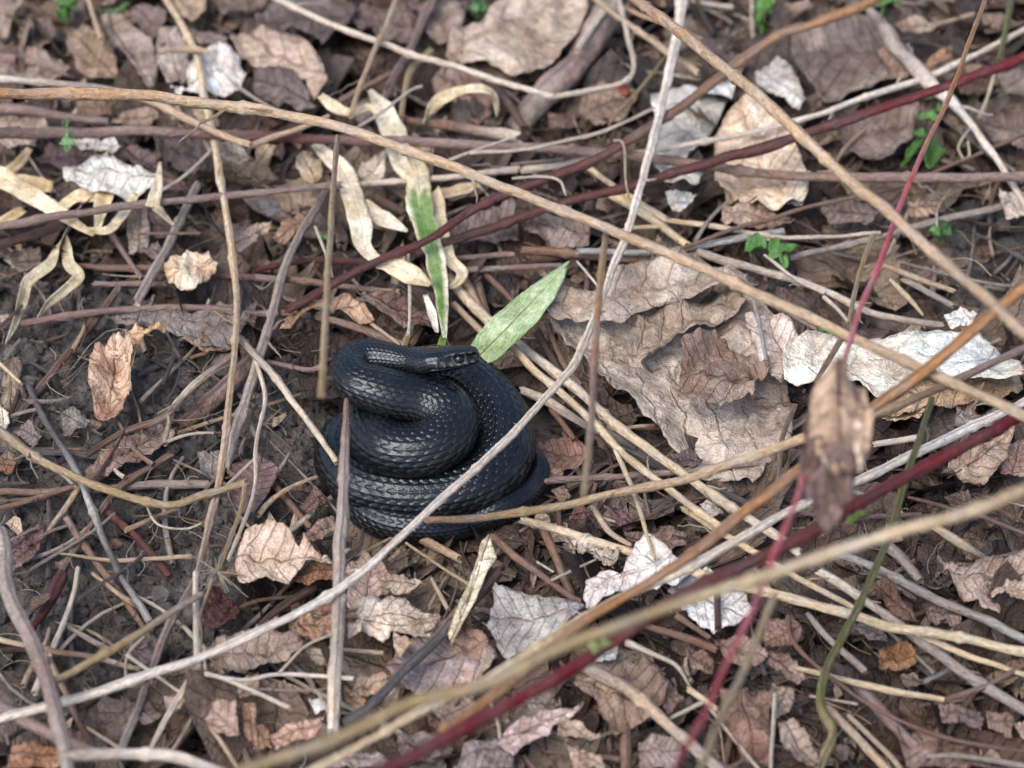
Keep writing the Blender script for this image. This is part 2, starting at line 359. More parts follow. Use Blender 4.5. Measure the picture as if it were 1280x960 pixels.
def build_snake():
    c = np.array([np.r_[P(370+x*.29159, 410+y*.29167, h), r] for x, y, h, r in SN])
    path = catmull(c, 2600)
    for k in range(4): path[:, k] = np.r_[path[:6, k], smooth(path[:, k], 25)[6:-6], path[-6:, k]]
    s = np.r_[0, np.cumsum(np.linalg.norm(np.diff(path[:, :3], axis=0), axis=1))]
    L = s[-1]
    n = int(L/0.028); x = np.linspace(0, L, n)
    C = np.stack([np.interp(x, s, path[:, k]) for k in range(3)], 1); R = np.interp(x, s, path[:, 3])
    T = np.gradient(C, axis=0); T /= np.linalg.norm(T, axis=1)[:, None]
    for k in range(3): T[:, k] = smooth(T[:, k], 9)
    T /= np.linalg.norm(T, axis=1)[:, None]
    up = np.array([0, 0, 1.0]); N = up-T*(T@up)[:, None]; N /= np.linalg.norm(N, axis=1)[:, None]
    S = np.cross(T, N)                                   # side: for a head looking to +x this runs from head to tail, so S is the camera side
    # the head leans a little towards the viewer
    m = 212; th = np.linspace(-math.pi, math.pi, m, endpoint=False)      # 0 = back of the snake
    # head profile (distance from the snout, half width, height above, depth below)
    hs = [0, .03, .11, .30, .55, .85, 1.2, 1.6, 2.0, 2.4, 2.8, 3.3, 3.9]
    hw = [.10, .31, .41, .47, .53, .60, .70, .80, .82, .72, .58, .55, .60]
    hu = [.09, .24, .32, .38, .42, .46, .49, .50, .50, .49, .48, .51, .58]
    hl = [.09, .20, .28, .33, .37, .41, .44, .47, .48, .49, .51, .55, .60]
    blend = np.clip((x-2.8)/1.4, 0, 1); blend = blend*blend*(3-2*blend)
    w = np.interp(x, hs, hw)*(1-blend)+R*1.05*blend
    hu_ = np.interp(x, hs, hu)*(1-blend)+R*.93*blend; hl_ = np.interp(x, hs, hl)*(1-blend)+R*.86*blend
    head = 1-np.clip((x-1.9)/1.2, 0, 1)
    ct, st = np.cos(th), np.sin(th)
    ex = (1-.28*head)[:, None]
    cy = np.sign(ct)*np.abs(ct)**ex; sx = np.sign(st)*np.abs(st)**(1-.10*head)[:, None]
    hh = np.where(ct[None] > 0, hu_[:, None], hl_[:, None])
    # ridge over the eye and along the snout, hollow below it, mouth line
    A = np.abs(th)[None]; xx = x[:, None]
    g = lambda a, c0, sg: np.exp(-((a-c0)/sg)**2)
    add = .13*g(A, 1.02, .12)*np.clip(1.35-xx, 0, .4)/.4*np.clip(xx/.2, 0, 1)
    add -= .085*g(A, 1.36, .17)*np.clip(1.5-xx, 0, .5)/.5*np.clip((xx-.12)/.2, 0, 1)
    mouth = 1.98-.10*np.clip(xx/1.8, 0, 1)+.05*np.sin(xx*3)
    add -= .06*g(A, mouth, .05)*np.clip(2.0-xx, 0, .3)/.3
    add += (.045+.022*np.sin(xx*24))*g(A, mouth-.24, .14)*np.clip(2.0-xx, 0, .3)/.3*np.clip(xx/.15, 0, 1)
    # ---- overlapping keeled scales
    rows = 21; span = math.radians(262); rw = span/rows                    # row spacing in angle
    a_ = th/rw; phase = np.cumsum(np.gradient(x)/(np.maximum(np.minimum(R, 1.2), .12)*rw*1.55))
    best = np.full((n, m), -1.0); edge = np.zeros((n, m)); keel = np.zeros((n, m))
    j0 = np.floor(a_+.5)
    for dj in (-1, 0, 1):
        j = j0+dj; ok = (np.abs(j) <= 10)
        b = a_-j                                                            # across, in rows
        off = np.where(np.mod(j, 2) == 1, .5, 0.0)
        ph = phase[:, None]-off[None]
        k0 = np.floor(ph)
        for dk in (0, -1):
            a = ph-k0-dk-.5                                                 # -.5 .. .5 (dk 0), .5 .. 1.5 (dk -1), growing towards the tail
            jit = (_hash(k0.astype(int)+dk+500, np.broadcast_to(j, ph.shape).astype(int)+40, 0*k0.astype(int), 3)-.5)*.06
            a = a+jit
            t = np.clip((a+.62)/1.30, 0, 1)
            half = .66*np.sqrt(np.clip(np.sin(math.pi*np.clip(t, 0, 1)**.8), 0, 1))*(1-.25*t)
            d = 1-np.abs(b)[None]/np.maximum(half, 1e-3)
            ins = (t > 0) & (t < 1) & (d > 0) & ok[None]
            hgt = .18+.75*t+.10*np.minimum(d*2, 1)+.34*g(b[None], 0, .09)*np.clip(t*2, 0, 1)*(1-np.clip((np.abs(j)[None]-7.5)/2, 0, 1))
            up_ = ins & (hgt > best)
            best = np.where(up_, hgt, best)
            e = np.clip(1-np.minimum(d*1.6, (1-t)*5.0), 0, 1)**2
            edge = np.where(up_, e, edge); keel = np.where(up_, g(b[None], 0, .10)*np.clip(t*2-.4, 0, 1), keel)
    belly = np.abs(a_)[None] > 10.6+0*best
    pl = np.mod(phase[:, None], 1.0)
    best = np.where(best < 0, 0.0, best); best = np.where(belly, .2+.6*pl, best); edge = np.where(belly, (pl > .9)*.6, edge)
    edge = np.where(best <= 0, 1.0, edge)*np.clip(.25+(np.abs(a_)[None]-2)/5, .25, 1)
    lab = g(A, mouth-.24, .16)*np.clip(1.9-xx, 0, .3)/.3*(np.sin(xx*24) < -.55)+g(A, 1.06, .06)*(xx < 1.15)*(np.sin(xx*17) > .2)*.8  # pale lip scale edges, and glints painted as pale spots along the snout ridge
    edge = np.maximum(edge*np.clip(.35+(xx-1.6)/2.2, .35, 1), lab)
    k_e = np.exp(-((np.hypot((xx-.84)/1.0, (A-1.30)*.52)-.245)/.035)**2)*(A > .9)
    glint_and_orbit = np.clip(g(A, mouth-.22, .13)*np.clip(1.75-xx, 0, .3)/.3*np.clip(np.sin(xx*24)*1.2-.1, 0, 1)*.75+g(A, 1.05, .05)*np.clip(1.2-xx, 0, .2)/.2*np.clip(np.sin(xx*19)+.3, 0, 1)*.6+k_e*.45, 0, .8)  # glints painted pale on lips and snout ridge; pale scales round the eye
    amp = (np.maximum(.046*np.clip(R, .2, 1.15)*(1-.5*head), .015)*np.clip((L-x)/6, .25, 1)*np.clip(x/.4, .1, 1))[:, None]
    rad = add+amp*best
    rr = np.sqrt((w[:, None]*sx)**2+(hh*cy)**2)
    # small uneven swelling of the muscles
    q = np.stack([np.repeat(x, m)*.35, np.tile(ct, n)*.8, np.tile(st, n)*.8], 1)
    rad = rad + (fbm(q, 77, 2).reshape(n, m)-.5)*.10*blend[:, None]*R[:, None]
    f = 1+rad/np.maximum(rr, .05)
    tl = .52*head                                                           # lean of the head
    Nh = N*np.cos(tl)[:, None]+S*np.sin(tl)[:, None]*1.0; Sh = S*np.cos(tl)[:, None]-N*np.sin(tl)[:, None]
    V = C[:, None]+Sh[:, None]*(w[:, None]*sx*f)[..., None]+Nh[:, None]*(hh*cy*f)[..., None]
    i = np.arange(n*m).reshape(n, m); ir = np.roll(i, -1, 1)
    F = np.stack([i[:-1], i[1:], ir[1:], ir[:-1]], -1).reshape(-1, 4)
    Vf = V.reshape(-1, 3); c0, c1 = n*m, n*m+1
    Vf = np.vstack([Vf, C[0]-T[0]*.02, C[-1]]); F3 = np.vstack([np.stack([np.full(m, c0), i[0], ir[0]], 1), np.stack([np.full(m, c1), ir[-1], i[-1]], 1)])
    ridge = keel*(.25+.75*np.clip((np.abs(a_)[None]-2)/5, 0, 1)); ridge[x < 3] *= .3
    me, o = mesh('snake', Vf, [F, F3], origin=np.array([P(540, 560, 0)[0], P(540, 560, 0)[1], 0]), extra={'edge': np.r_[edge.ravel(), 0, 0], 'ridge': np.r_[ridge.ravel(), 0, 0], 'glint_and_orbit': np.r_[np.broadcast_to(glint_and_orbit, edge.shape).ravel(), 0, 0]})
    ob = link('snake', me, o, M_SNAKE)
    tag(ob, 'glossy black snake coiled up with its head resting on top', 'snake')
    # eyes: ball, brow scale
    k = int(np.searchsorted(x, .84)); u_ = None
    for sgn in (1, -1):
        ctr = C[k]+Sh[k]*sgn*(w[k]*.86)+Nh[k]*.07
        a = np.linspace(0, math.pi, 13); b = np.linspace(0, 2*math.pi, 20, endpoint=False)
        Aa, Bb = np.meshgrid(a, b, indexing='ij')
        loc = np.stack([np.sin(Aa)*np.cos(Bb), np.cos(Aa), np.sin(Aa)*np.sin(Bb)], -1)*[.21, .16, .185]
        pts = ctr+loc[..., 0:1]*T[k]+loc[..., 1:2]*Sh[k]*sgn+loc[..., 2:3]*Nh[k]
        ii = np.arange(13*20).reshape(13, 20); r2 = np.roll(ii, -1, 1)
        me2, o2 = mesh('eye', pts.reshape(-1, 3), [np.stack([ii[:-1], r2[:-1], r2[1:], ii[1:]], -1).reshape(-1, 4)])
        link('eye', me2, o2, M_EYE, ob)
    return ob
build_snake()

# ------------------------------------------------------------------ leaves
def vnormals(V, F):
    n = np.zeros_like(V); a, b, c = V[F[:, 0]], V[F[:, 1]], V[F[:, 2]]; fn = np.cross(b-a, c-a)
    for k in range(3): np.add.at(n, F[:, k], fn)
    return n/np.maximum(np.linalg.norm(n, axis=1), 1e-9)[:, None]
def thicken(V, F, t):
    """sheet (V, F triangles, normals up) -> closed slab"""
    nr = vnormals(V, F); n = len(V); V2 = np.vstack([V, V-nr*t]); e = np.concatenate([F[:, [0, 1]], F[:, [1, 2]], F[:, [2, 0]]])
    key = e[:, 0].astype(np.int64)*n+e[:, 1]; rev = e[:, 1].astype(np.int64)*n+e[:, 0]; bd = e[~np.isin(key, rev)]
    return V2, [np.vstack([F, F[:, ::-1]+n]), np.stack([bd[:, 1], bd[:, 0], bd[:, 0]+n, bd[:, 1]+n], 1)]
def leaf_sheet(poly, h, c1, c2=None, seed=0, crumple=1.0, curl=0.35, tilt=None, axis=None, rag=1.0, bend=0.0, dh=None, dense=1.0):
    """outline in photograph pixels, laid at height h (cm) and given relief"""
    r = np.random.default_rng(1000+seed)
    p = np.asarray(poly, float); ctr = p.mean(0); d = p-ctr
    if axis is None:
        ev, evec = np.linalg.eigh(np.cov(d.T)); ax = evec[:, 1]; L = d@ax; a0, a1 = ctr+ax*L.min(), ctr+ax*L.max()
        if r.random() < .5: a0, a1 = a1, a0
    else: a0, a1 = np.array(axis[0], float), np.array(axis[1], float)
    A = a1-a0; LA = max(np.linalg.norm(A), 1); A = A/LA; B = np.array([-A[1], A[0]])
    size = math.sqrt(max(abs(np.sum(p[:, 0]*np.roll(p[:, 1], -1)-p[:, 1]*np.roll(p[:, 0], -1)))/2, 30))
    g = min(max(size/15, 2.0), 6.0)/dense
    # outline, resampled and made ragged
    out = []
    for i in range(len(p)):
        a, b = p[i], p[(i+1) % len(p)]; k = max(1, int(np.linalg.norm(b-a)/(g*.6)))
        for q in range(k): out.append(a+(b-a)*q/k)
    out = np.array(out); nn = np.roll(out, -1, 0)-np.roll(out, 1, 0); nn = np.stack([nn[:, 1], -nn[:, 0]], 1); nn /= np.maximum(np.linalg.norm(nn, axis=1), 1e-6)[:, None]
    q3 = np.c_[out/ (size*.16), np.full(len(out), seed*3.1)]
    out = out+nn*((fbm(q3, seed, 3)-.5)*size*.13*rag)[:, None]
    q4 = np.c_[out/(g*1.6), np.full(len(out), seed*1.7)]
    out = out+nn*((noise(q4, seed+9)-.5)*g*.5*rag)[:, None]
    lo, hi = out.min(0), out.max(0)
    X, Y = np.meshgrid(np.arange(lo[0], hi[0], g), np.arange(lo[1], hi[1], g)); gp = np.stack([X.ravel(), Y.ravel()], 1)
    gp = gp+r.uniform(-.32, .32, gp.shape)*g; gp = gp[inpoly(gp[:, 0], gp[:, 1], [tuple(z) for z in out])]
    if len(gp):
        dist = np.sqrt(((gp[:, None]-out[None])**2).sum(-1)).min(1); gp = gp[dist > g*.5]
    pts = np.vstack([out, gp]); n = len(out)
    vs, es, fs, *_ = delaunay_2d_cdt([Vector(z) for z in pts], [], [list(range(n))], 1, 1e-4)
    p2 = np.array([[z.x, z.y] for z in vs]); F = np.array([f for f in fs if len(f) == 3], np.int32)
    if len(F) == 0: return None
    e1 = p2[F[:, 1]]-p2[F[:, 0]]; e2 = p2[F[:, 2]]-p2[F[:, 0]]; cr = e1[:, 0]*e2[:, 1]-e1[:, 1]*e2[:, 0]
    F = np.where((cr > 0)[:, None], F[:, ::-1], F)                         # image y is down: counter-clockwise seen from above
    u = ((p2-a0)@A)/LA; v = ((p2-a0)@B)/LA
    scm = size/30.0
    if tilt is None: tilt = r.uniform(-.28, .28, 2)*scm*.55
    else: tilt = np.array(tilt, float)
    hh = h+tilt[0]*(u-.5)*2+tilt[1]*v*2
    if dh is not None: hh = h+dh[0]+(dh[1]-dh[0])*np.clip(u, 0, 1)
    W = PV(p2[:, 0], p2[:, 1], hh)
    dist = np.sqrt(((p2[:, None]-p2[:n][None])**2).sum(-1)).min(1)
    q = np.c_[p2/(size*.34), np.full(len(p2), seed*.77)]
    z = (ridged(q, seed+3, 3)-.55)*min(scm, 3)*.28*crumple + (fbm(q*.6, seed+5, 2)-.5)*min(scm, 3)*.28*crumple
    z += (fbm(np.c_[p2/16.0, np.full(len(p2), seed*.5)], seed+8, 3)-.5)*.42*min(crumple, 1.2)*min(1, scm)
    cv = fbm(np.c_[p2/(size*.5), np.full(len(p2), seed*.31)], seed+11, 2)-.35
    z += curl*cv*2.2*np.exp(-dist/(size*.13))*scm*.40
    z += bend*scm*v*v*4; z += .055*min(1, scm)*np.exp(-np.abs(v)/.02)*(1 if seed % 2 else -1)
    W[:, 2] += z
    W[:, 1] += (fbm(q*1.3, seed+15, 2)-.5)*.10*scm
    kd = 0 if c1[1] > c1[0] else .17
    c1 = lin(dull(c1, kd)) if kd else lin(c1); c2 = c1*np.array([.80, .74, .70]) if c2 is None else (lin(dull(c2, kd)) if kd else lin(c2))
    mx = np.clip((fbm(np.c_[p2/(size*.42), np.full(len(p2), seed*.13)], seed+21, 4)-.42)*4.5, 0, 1)[:, None]
    col = c1*(1-mx)+c2*mx
    eg = np.clip(1-dist/(size*.05+1), 0, 1)[:, None]*.35; col = col*(1-eg)+c2*.7*eg
    col = np.clip(col*1.10, 0, .70)
    return W, F, col, np.stack([u, v], 1), (a0, a1, LA)
def leaf_obj(name, mat, sheet, thick=.028, parent=None):
    W, F, col, uvl, _ = sheet
    V, FF = thicken(W, F, thick)
    me, o = mesh(name, V, FF, col=np.vstack([col, col*.9]), uvl=np.vstack([uvl, uvl]))
    return link(name, me, o, mat, parent)

# ------------------------------------------------------------------ tubes (stems, twigs)
def tube(C, R, sides=9, seed=0, ridge=.10):
    n = len(C); T = np.gradient(C, axis=0); T /= np.maximum(np.linalg.norm(T, axis=1), 1e-9)[:, None]
    ref = np.array([0.0, .35, 1.0]); N = ref-T*(T@ref)[:, None]; N /= np.maximum(np.linalg.norm(N, axis=1), 1e-6)[:, None]; S = np.cross(T, N)
    th = np.linspace(0, 2*math.pi, sides, endpoint=False); s = np.r_[0, np.cumsum(np.linalg.norm(np.diff(C, axis=0), axis=1))]
    q = np.stack([np.repeat(s, sides)*.9, np.tile(np.cos(th), n)*1.7, np.tile(np.sin(th), n)*1.7+seed], 1)
    rr = R[:, None]*(1+(fbm(q, seed, 2).reshape(n, sides)-.5)*2*ridge*2)
    V = C[:, None]+N[:, None]*(rr*np.cos(th))[..., None]+S[:, None]*(rr*np.sin(th))[..., None]
    i = np.arange(n*sides).reshape(n, sides); ir = np.roll(i, -1, 1)
    F4 = np.stack([i[:-1], ir[:-1], ir[1:], i[1:]], -1).reshape(-1, 4); a, b = n*sides, n*sides+1
    # broken ends: a splintered rim and a hollowed face of its own
    rb = np.random.default_rng(seed+77)
    V[0] -= T[0]*(rb.random(sides)**2*R[0]*1.3)[:, None]; V[-1] += T[-1]*(rb.random(sides)**2*R[-1]*1.3)[:, None]
    c0 = np.arange(a+2, a+2+sides); c1 = c0+sides
    F3 = np.vstack([np.stack([np.full(sides, a), np.roll(c0, -1), c0], 1), np.stack([np.full(sides, b), c1, np.roll(c1, -1)], 1)])
    V = np.vstack([V.reshape(-1, 3), C[0]+T[0]*R[0]*.3, C[-1]-T[-1]*R[-1]*.3, V[0], V[-1]])
    uvl = np.stack([np.r_[np.repeat(s, sides), 0, s[-1], np.zeros(sides), np.full(sides, s[-1])], np.r_[np.tile(np.arange(sides)/sides, n), 0, 0, np.arange(sides)/sides, np.arange(sides)/sides]], 1)
    return V, F4, F3, uvl, s
PAL = dict(tan=(182, 155, 128), straw=(208, 184, 150), pale=(206, 189, 172), white=(222, 208, 196), grey=(152, 138, 130), dgrey=(92, 86, 88), brown=(132, 104, 88), dbrown=(90, 69, 62),
 purple=(138, 114, 108), dred=(92, 56, 52), crimson=(106, 36, 40), orange=(158, 118, 84), pink=(186, 100, 108), olive=(156, 134, 100), green=(94, 94, 58), bluegrey=(164, 160, 158), redbrown=(126, 94, 82), black=(40, 38, 40), cream=(216, 204, 176))
PAL = {k_: (c_ if k_ in ('crimson', 'pink', 'green', 'orange', 'dred') else dull(c_, .12)) for k_, c_ in PAL.items()}
CNAME = dict(tan='tan', straw='straw-yellow', pale='pale', white='whitish', grey='grey', dgrey='dark grey', brown='brown', dbrown='dark brown', purple='purplish', dred='dark red', crimson='crimson', orange='orange-brown', pink='pink', olive='olive', green='green', bluegrey='silvery grey', redbrown='red-brown', black='black', cream='cream')
NST = [0]
def pts_of(s): return [tuple(float(q) for q in a.split(',')) for a in s.split()]
def stem(s, w, colr, h=None, name=None, label=None, group=None, bristle=0, live=False, taper=.8, nodes=True, kink=1.0, cat=None, cut=False):
    NST[0] += 1; sd_ = NST[0]*7; r = np.random.default_rng(sd_)
    uv = pts_of(s) if isinstance(s, str) else s
    cols = colr if isinstance(colr, (list, tuple)) else [colr]
    ws = list(w) if isinstance(w, (list, tuple)) else [w, w*taper]
    if r.random() < .5 and not isinstance(w, (list, tuple)): ws = ws[::-1]
    n = len(uv); t = np.linspace(0, 1, n)
    if h is None:
        base = np.array([P(u, v, .8) for u, v in uv]); so_ = soilness(base[:, 0], base[:, 1])
        hv = np.where(so_ > .5, .75, 1.45)+r.uniform(-.12, .3)+np.mean(ws)/60
        if n > 2: hv = .35*hv+.65*hv.mean()
    elif isinstance(h, (list, tuple)): hv = np.interp(t, np.linspace(0, 1, len(h)), h)
    else: hv = np.full(n, float(h))
    ctl = np.array([np.r_[P(u, v, z), z] for (u, v), z in zip(uv, hv)])
    length = np.sum(np.linalg.norm(np.diff(ctl[:, :3], axis=0), axis=1)); ns = int(np.clip(length/.22, 10, 220))
    C = catmull(ctl, ns)[:, :3]
    q = np.stack([np.linspace(0, length, ns)*.45, np.full(ns, sd_*.37), np.zeros(ns)], 1)
    amp = .19*kink*min(1, length/6)
    C[:, 0] += (fbm(q, sd_, 3)-.5)*amp; C[:, 1] += (fbm(q+9, sd_+1, 3)-.5)*amp; C[:, 2] += (fbm(q+19, sd_+2, 3)-.5)*amp*1.6
    sc = np.array([ppcm(c) for c in C]); tt = np.linspace(0, 1, ns)
    R = np.interp(tt, np.linspace(0, 1, len(ws)), ws)/2/sc
    R = R*(1+(fbm(q*2.5, sd_+4, 3)-.5)*.42)
    mw = float(np.mean(ws))
    if nodes and length > 6 and mw > 5:
        for x0 in np.arange(r.uniform(1.5, 4), length-1, r.uniform(4.5, 8)): R = R*(1+.42*np.exp(-((tt*length-x0)/.13)**2))
    sides = 7 if mw < 6 else (11 if mw < 14 else 16)
    V, F4, F3, uvl, s_ = tube(C, R, sides, sd_)
    cc = np.array([lin(PAL[c]) for c in cols]); tv = np.r_[np.repeat(tt, sides), 0, 1, np.zeros(sides), np.ones(sides)]
    col = np.stack([np.interp(tv, np.linspace(0, 1, len(cc)), cc[:, k]) if len(cc) > 1 else np.full(len(tv), cc[0, k]) for k in range(3)], 1)
    mot = fbm(np.c_[uvl[:, 0]*.7, uvl[:, 1]*2, np.full(len(uvl), sd_)], sd_+6, 3)
    col = col*(.78+.44*mot)[:, None]
    fc = ns*sides; col[fc:] *= [1.15, 1.05, .95]
    if cut: col[fc+1] = lin((212, 194, 164)); col[fc+2+sides:] = lin((205, 186, 156))
    me, o = mesh(name or 'twig', V, [F4, F3], col=col, uvl=uvl)
    mid = uv[len(uv)//2] if n > 2 else ((uv[0][0]+uv[1][0])/2, (uv[0][1]+uv[1][1])/2)
    dx, dy = uv[-1][0]-uv[0][0], uv[-1][1]-uv[0][1]
    if dx < 0: dx, dy = -dx, -dy
    an = math.degrees(math.atan2(-dy, max(dx, 1e-6)))
    ori = 'lying level' if abs(an) < 14 else ('standing upright' if abs(an) > 68 else ('rising rightwards' if an > 0 else 'slanting down rightwards'))
    thick = 'hair-thin' if mw < 4.5 else 'thin' if mw < 7.5 else 'slim' if mw < 10 else 'stout' if mw < 15 else 'thick'
    kind = 'stalk' if cols[0] in ('straw', 'pale', 'tan', 'white', 'cream') else 'twig'
    nm = name or kind
    ob = link(nm, me, o, M_LIVE if live else M_STEM)
    mid = (min(max(mid[0], 8), 1272), min(max(mid[1], 8), 952))
    lab = label or unique(f'{thick} {CNAME[cols[0]]} {kind} {ori}', mid[0], mid[1], ('short' if length < 5 else 'long', 'bent' if n > 3 else 'straight'))
    if label: USED[label] = 1
    tag(ob, lab, cat or kind, group or ('dry stalks lying across the litter' if kind == 'stalk' else 'twigs scattered over the ground'))
    if length > 7 and mw > 5.5 and mw < 20 and not live and name is None or label and length > 9 and not live and mw < 15:
        for b in range(int(r.integers(1, 4))):                    # short side twigs broken off near the nodes
            i = int(r.integers(2, ns-2)); Tn = C[i+1]-C[i-1]; Tn /= np.linalg.norm(Tn); d = r.normal(size=3); d -= Tn*(d@Tn); d /= np.linalg.norm(d); d[2] = abs(d[2])*.6
            ln = r.uniform(.25, 1.5)*(1 if r.random() < .6 else 1.8); q_ = np.linspace(0, 1, 8)[:, None]
            Cs = C[i]+(d*.8+Tn*.7*r.choice([-1, 1]))*ln*q_+np.array([0, 0, -.25*ln])*q_*q_+r.normal(0, .02, (8, 3))*ln
            Vt, A4, A3, ut, _ = tube(Cs, np.linspace(.55, .22, 8)*R[i]*(.7 if ln > .7 else 1), 6, sd_+b)
            m3, o3 = mesh('side_twig', Vt, [A4, A3], col=np.tile(col[i*sides]*.95, (len(Vt), 1)), uvl=ut); link('side_twig', m3, o3, M_STEM, ob)
    if bristle:
        k = int(length*bristle); Vb, Fb = [], []
        for b in range(k):
            i = r.integers(1, ns-1); d = r.normal(size=3); Tn = C[i+1]-C[i-1] if i+1 < ns else C[i]-C[i-1]; Tn /= np.linalg.norm(Tn)
            d -= Tn*(d@Tn)*.7; d /= np.linalg.norm(d); side = np.cross(d, Tn); side /= max(np.linalg.norm(side), 1e-6)
            ln = r.uniform(.07, .17); p0 = C[i]+d*R[i]*.9; k0 = len(Vb)
            for a in (0, 2.1, 4.2): Vb.append(p0+(side*math.cos(a)+np.cross(d, side)*math.sin(a))*.016)
            Vb.append(p0+d*ln+Tn*r.uniform(-.04, .06))
            Fb += [(k0, k0+1, k0+3), (k0+1, k0+2, k0+3), (k0+2, k0, k0+3)]
        if Vb:
            cb = np.tile(lin(PAL[cols[0]])*1.05, (len(Vb), 1))
            m2, o2 = mesh('bristles', np.array(Vb), [np.array(Fb)], col=cb, uvl=np.zeros((len(Vb), 2)))
            bo = link('bristles', m2, o2, M_STEM, ob); bo['kind'] = 'stuff'
    return ob
# ------------------------------------------------------------------ ribbons (dry grass blades)
NRB = [0]
def ribbon(s, w, c1, h, label, c2=None, name='grass_blade', cat='grass blade', mat=None, twist=0.0, cup=.25, group='dry grass blades', roll0=None, split=None):
    NRB[0] += 1; sd_ = 900+NRB[0]*13; r = np.random.default_rng(sd_); uv = pts_of(s); n = len(uv)
    hv = np.interp(np.linspace(0, 1, n), np.linspace(0, 1, len(h)), h) if isinstance(h, (list, tuple)) else np.full(n, float(h))
    C = np.array([P(u, v, z) for (u, v), z in zip(uv, hv)]); ln = np.sum(np.linalg.norm(np.diff(C, axis=0), axis=1))
    ns = int(np.clip(ln/.13, 16, 110)); C = catmull(C, ns); tt = np.linspace(0, 1, ns); sc = ppcm(C[ns//2])
    W = np.interp(tt, np.linspace(0, 1, len(w)), w)/2/sc
    T = np.gradient(C, axis=0); T /= np.linalg.norm(T, axis=1)[:, None]
    view = CAM-C; view /= np.linalg.norm(view, axis=1)[:, None]
    up = .5*view+np.array([0, 0, .7]); S = np.cross(T, up); S /= np.linalg.norm(S, axis=1)[:, None]; N = np.cross(S, T)
    ang = twist*(tt-.5)+(fbm(np.c_[tt*3, np.full(ns, sd_), tt*0], sd_, 2)-.5)*1.0+(roll0 or 0)
    S2 = S*np.cos(ang)[:, None]+N*np.sin(ang)[:, None]; N2 = -S*np.sin(ang)[:, None]+N*np.cos(ang)[:, None]
    m = 9; x = np.linspace(-1, 1, m)
    ed = 1+(fbm(np.c_[np.repeat(tt*ln*1.2, m), np.tile(x*.5, ns), np.full(ns*m, sd_)], sd_+3, 3).reshape(ns, m)-.5)*.6
    prof = cup*(np.abs(x)*(1+.5*np.sin(tt*9+sd_))[:, None])*W[:, None]+(noise(np.c_[np.repeat(tt*ln*.5, m), np.tile(x*2.6, ns), np.full(ns*m, sd_*.3)], sd_).reshape(ns, m)-.5)*.09
    V = C[:, None]+S2[:, None]*(x[None]*W[:, None]*ed)[..., None]+N2[:, None]*prof[..., None]
    i = np.arange(ns*m).reshape(ns, m); a, b, c, d = i[:-1, :-1].ravel(), i[1:, :-1].ravel(), i[1:, 1:].ravel(), i[:-1, 1:].ravel()
    F = np.concatenate([np.stack([a, b, c], 1), np.stack([a, c, d], 1)])
    V = V.reshape(-1, 3); nr = vnormals(V, F)
    if nr[:, 2].mean() < 0: F = F[:, ::-1]
    tv = np.repeat(tt, m); xv = np.tile(x, ns)
    ca = lin(c1); cb = ca*np.array([.86, .8, .7]) if c2 is None else lin(c2)
    mx = np.clip((fbm(np.c_[tv*ln*.6, xv*.8, np.full(len(tv), sd_)], sd_+5, 3)-.42)*4, 0, 1)[:, None]
    col = ca*(1-mx)+cb*mx
    if split is not None:                                        # (t, colour below t, ...) bands along the blade
        e = (fbm(np.c_[tv*14, xv*2.5, np.full(len(tv), sd_)], sd_+7, 3)-.5)*.22
        col = split(tv+e, xv, col)
    V2, FF = thicken(V, F, .02)
    me, o = mesh(name, V2, FF, col=np.vstack([col, col]), uvl=np.vstack([np.stack([tv, xv*.4], 1)]*2))
    ob = link(name, me, o, mat or M_BLADE); USED[label] = 1
    return tag(ob, label, cat, group)

# ------------------------------------------------------------------ the leaves one can tell apart
TILE = dict(A=(0, 0), B=(320, 0), C=(640, 0), D=(960, 0), E=(0, 240), F=(320, 240), G=(640, 240), H=(960, 240), I=(0, 480), K=(640, 480), L=(960, 480), M=(0, 720), N=(320, 720), O=(640, 720), P=(960, 720), Q=(320, 560))
def tile(t, s):
    if t == 'px': return pts_of(s)
    if t[0] == 'z':                                       # larger crops
        ox, oy = dict(z3=(420, 0), z4=(850, 0), z5=(0, 320), z6=(850, 320), z8=(420, 640), z9=(850, 640))[t]; k = 2.977
    else: (ox, oy), k = TILE[t], 4.0
    return [(ox+x/k, oy+y/k) for x, y in pts_of(s)]
def colour_name(c):
    r, g, b = c; v = (r+g+b)/3; sat = (max(c)-min(c))/max(c)
    if v > 195: return 'white' if sat < .09 else 'cream'
    if sat < .09: return 'light grey' if v > 135 else 'grey'
    if v > 160: return 'pale tan' if sat < .24 else 'peach'
    if v > 138: return 'greyish tan' if sat < .2 else ('tan' if sat < .32 else 'orange')
    if v > 112: return 'dull brown' if sat < .24 else ('brown' if sat < .4 else 'rusty')
    return 'purplish brown' if sat < .24 else ('dark brown' if sat < .38 else 'dark reddish')
NLF = [0]
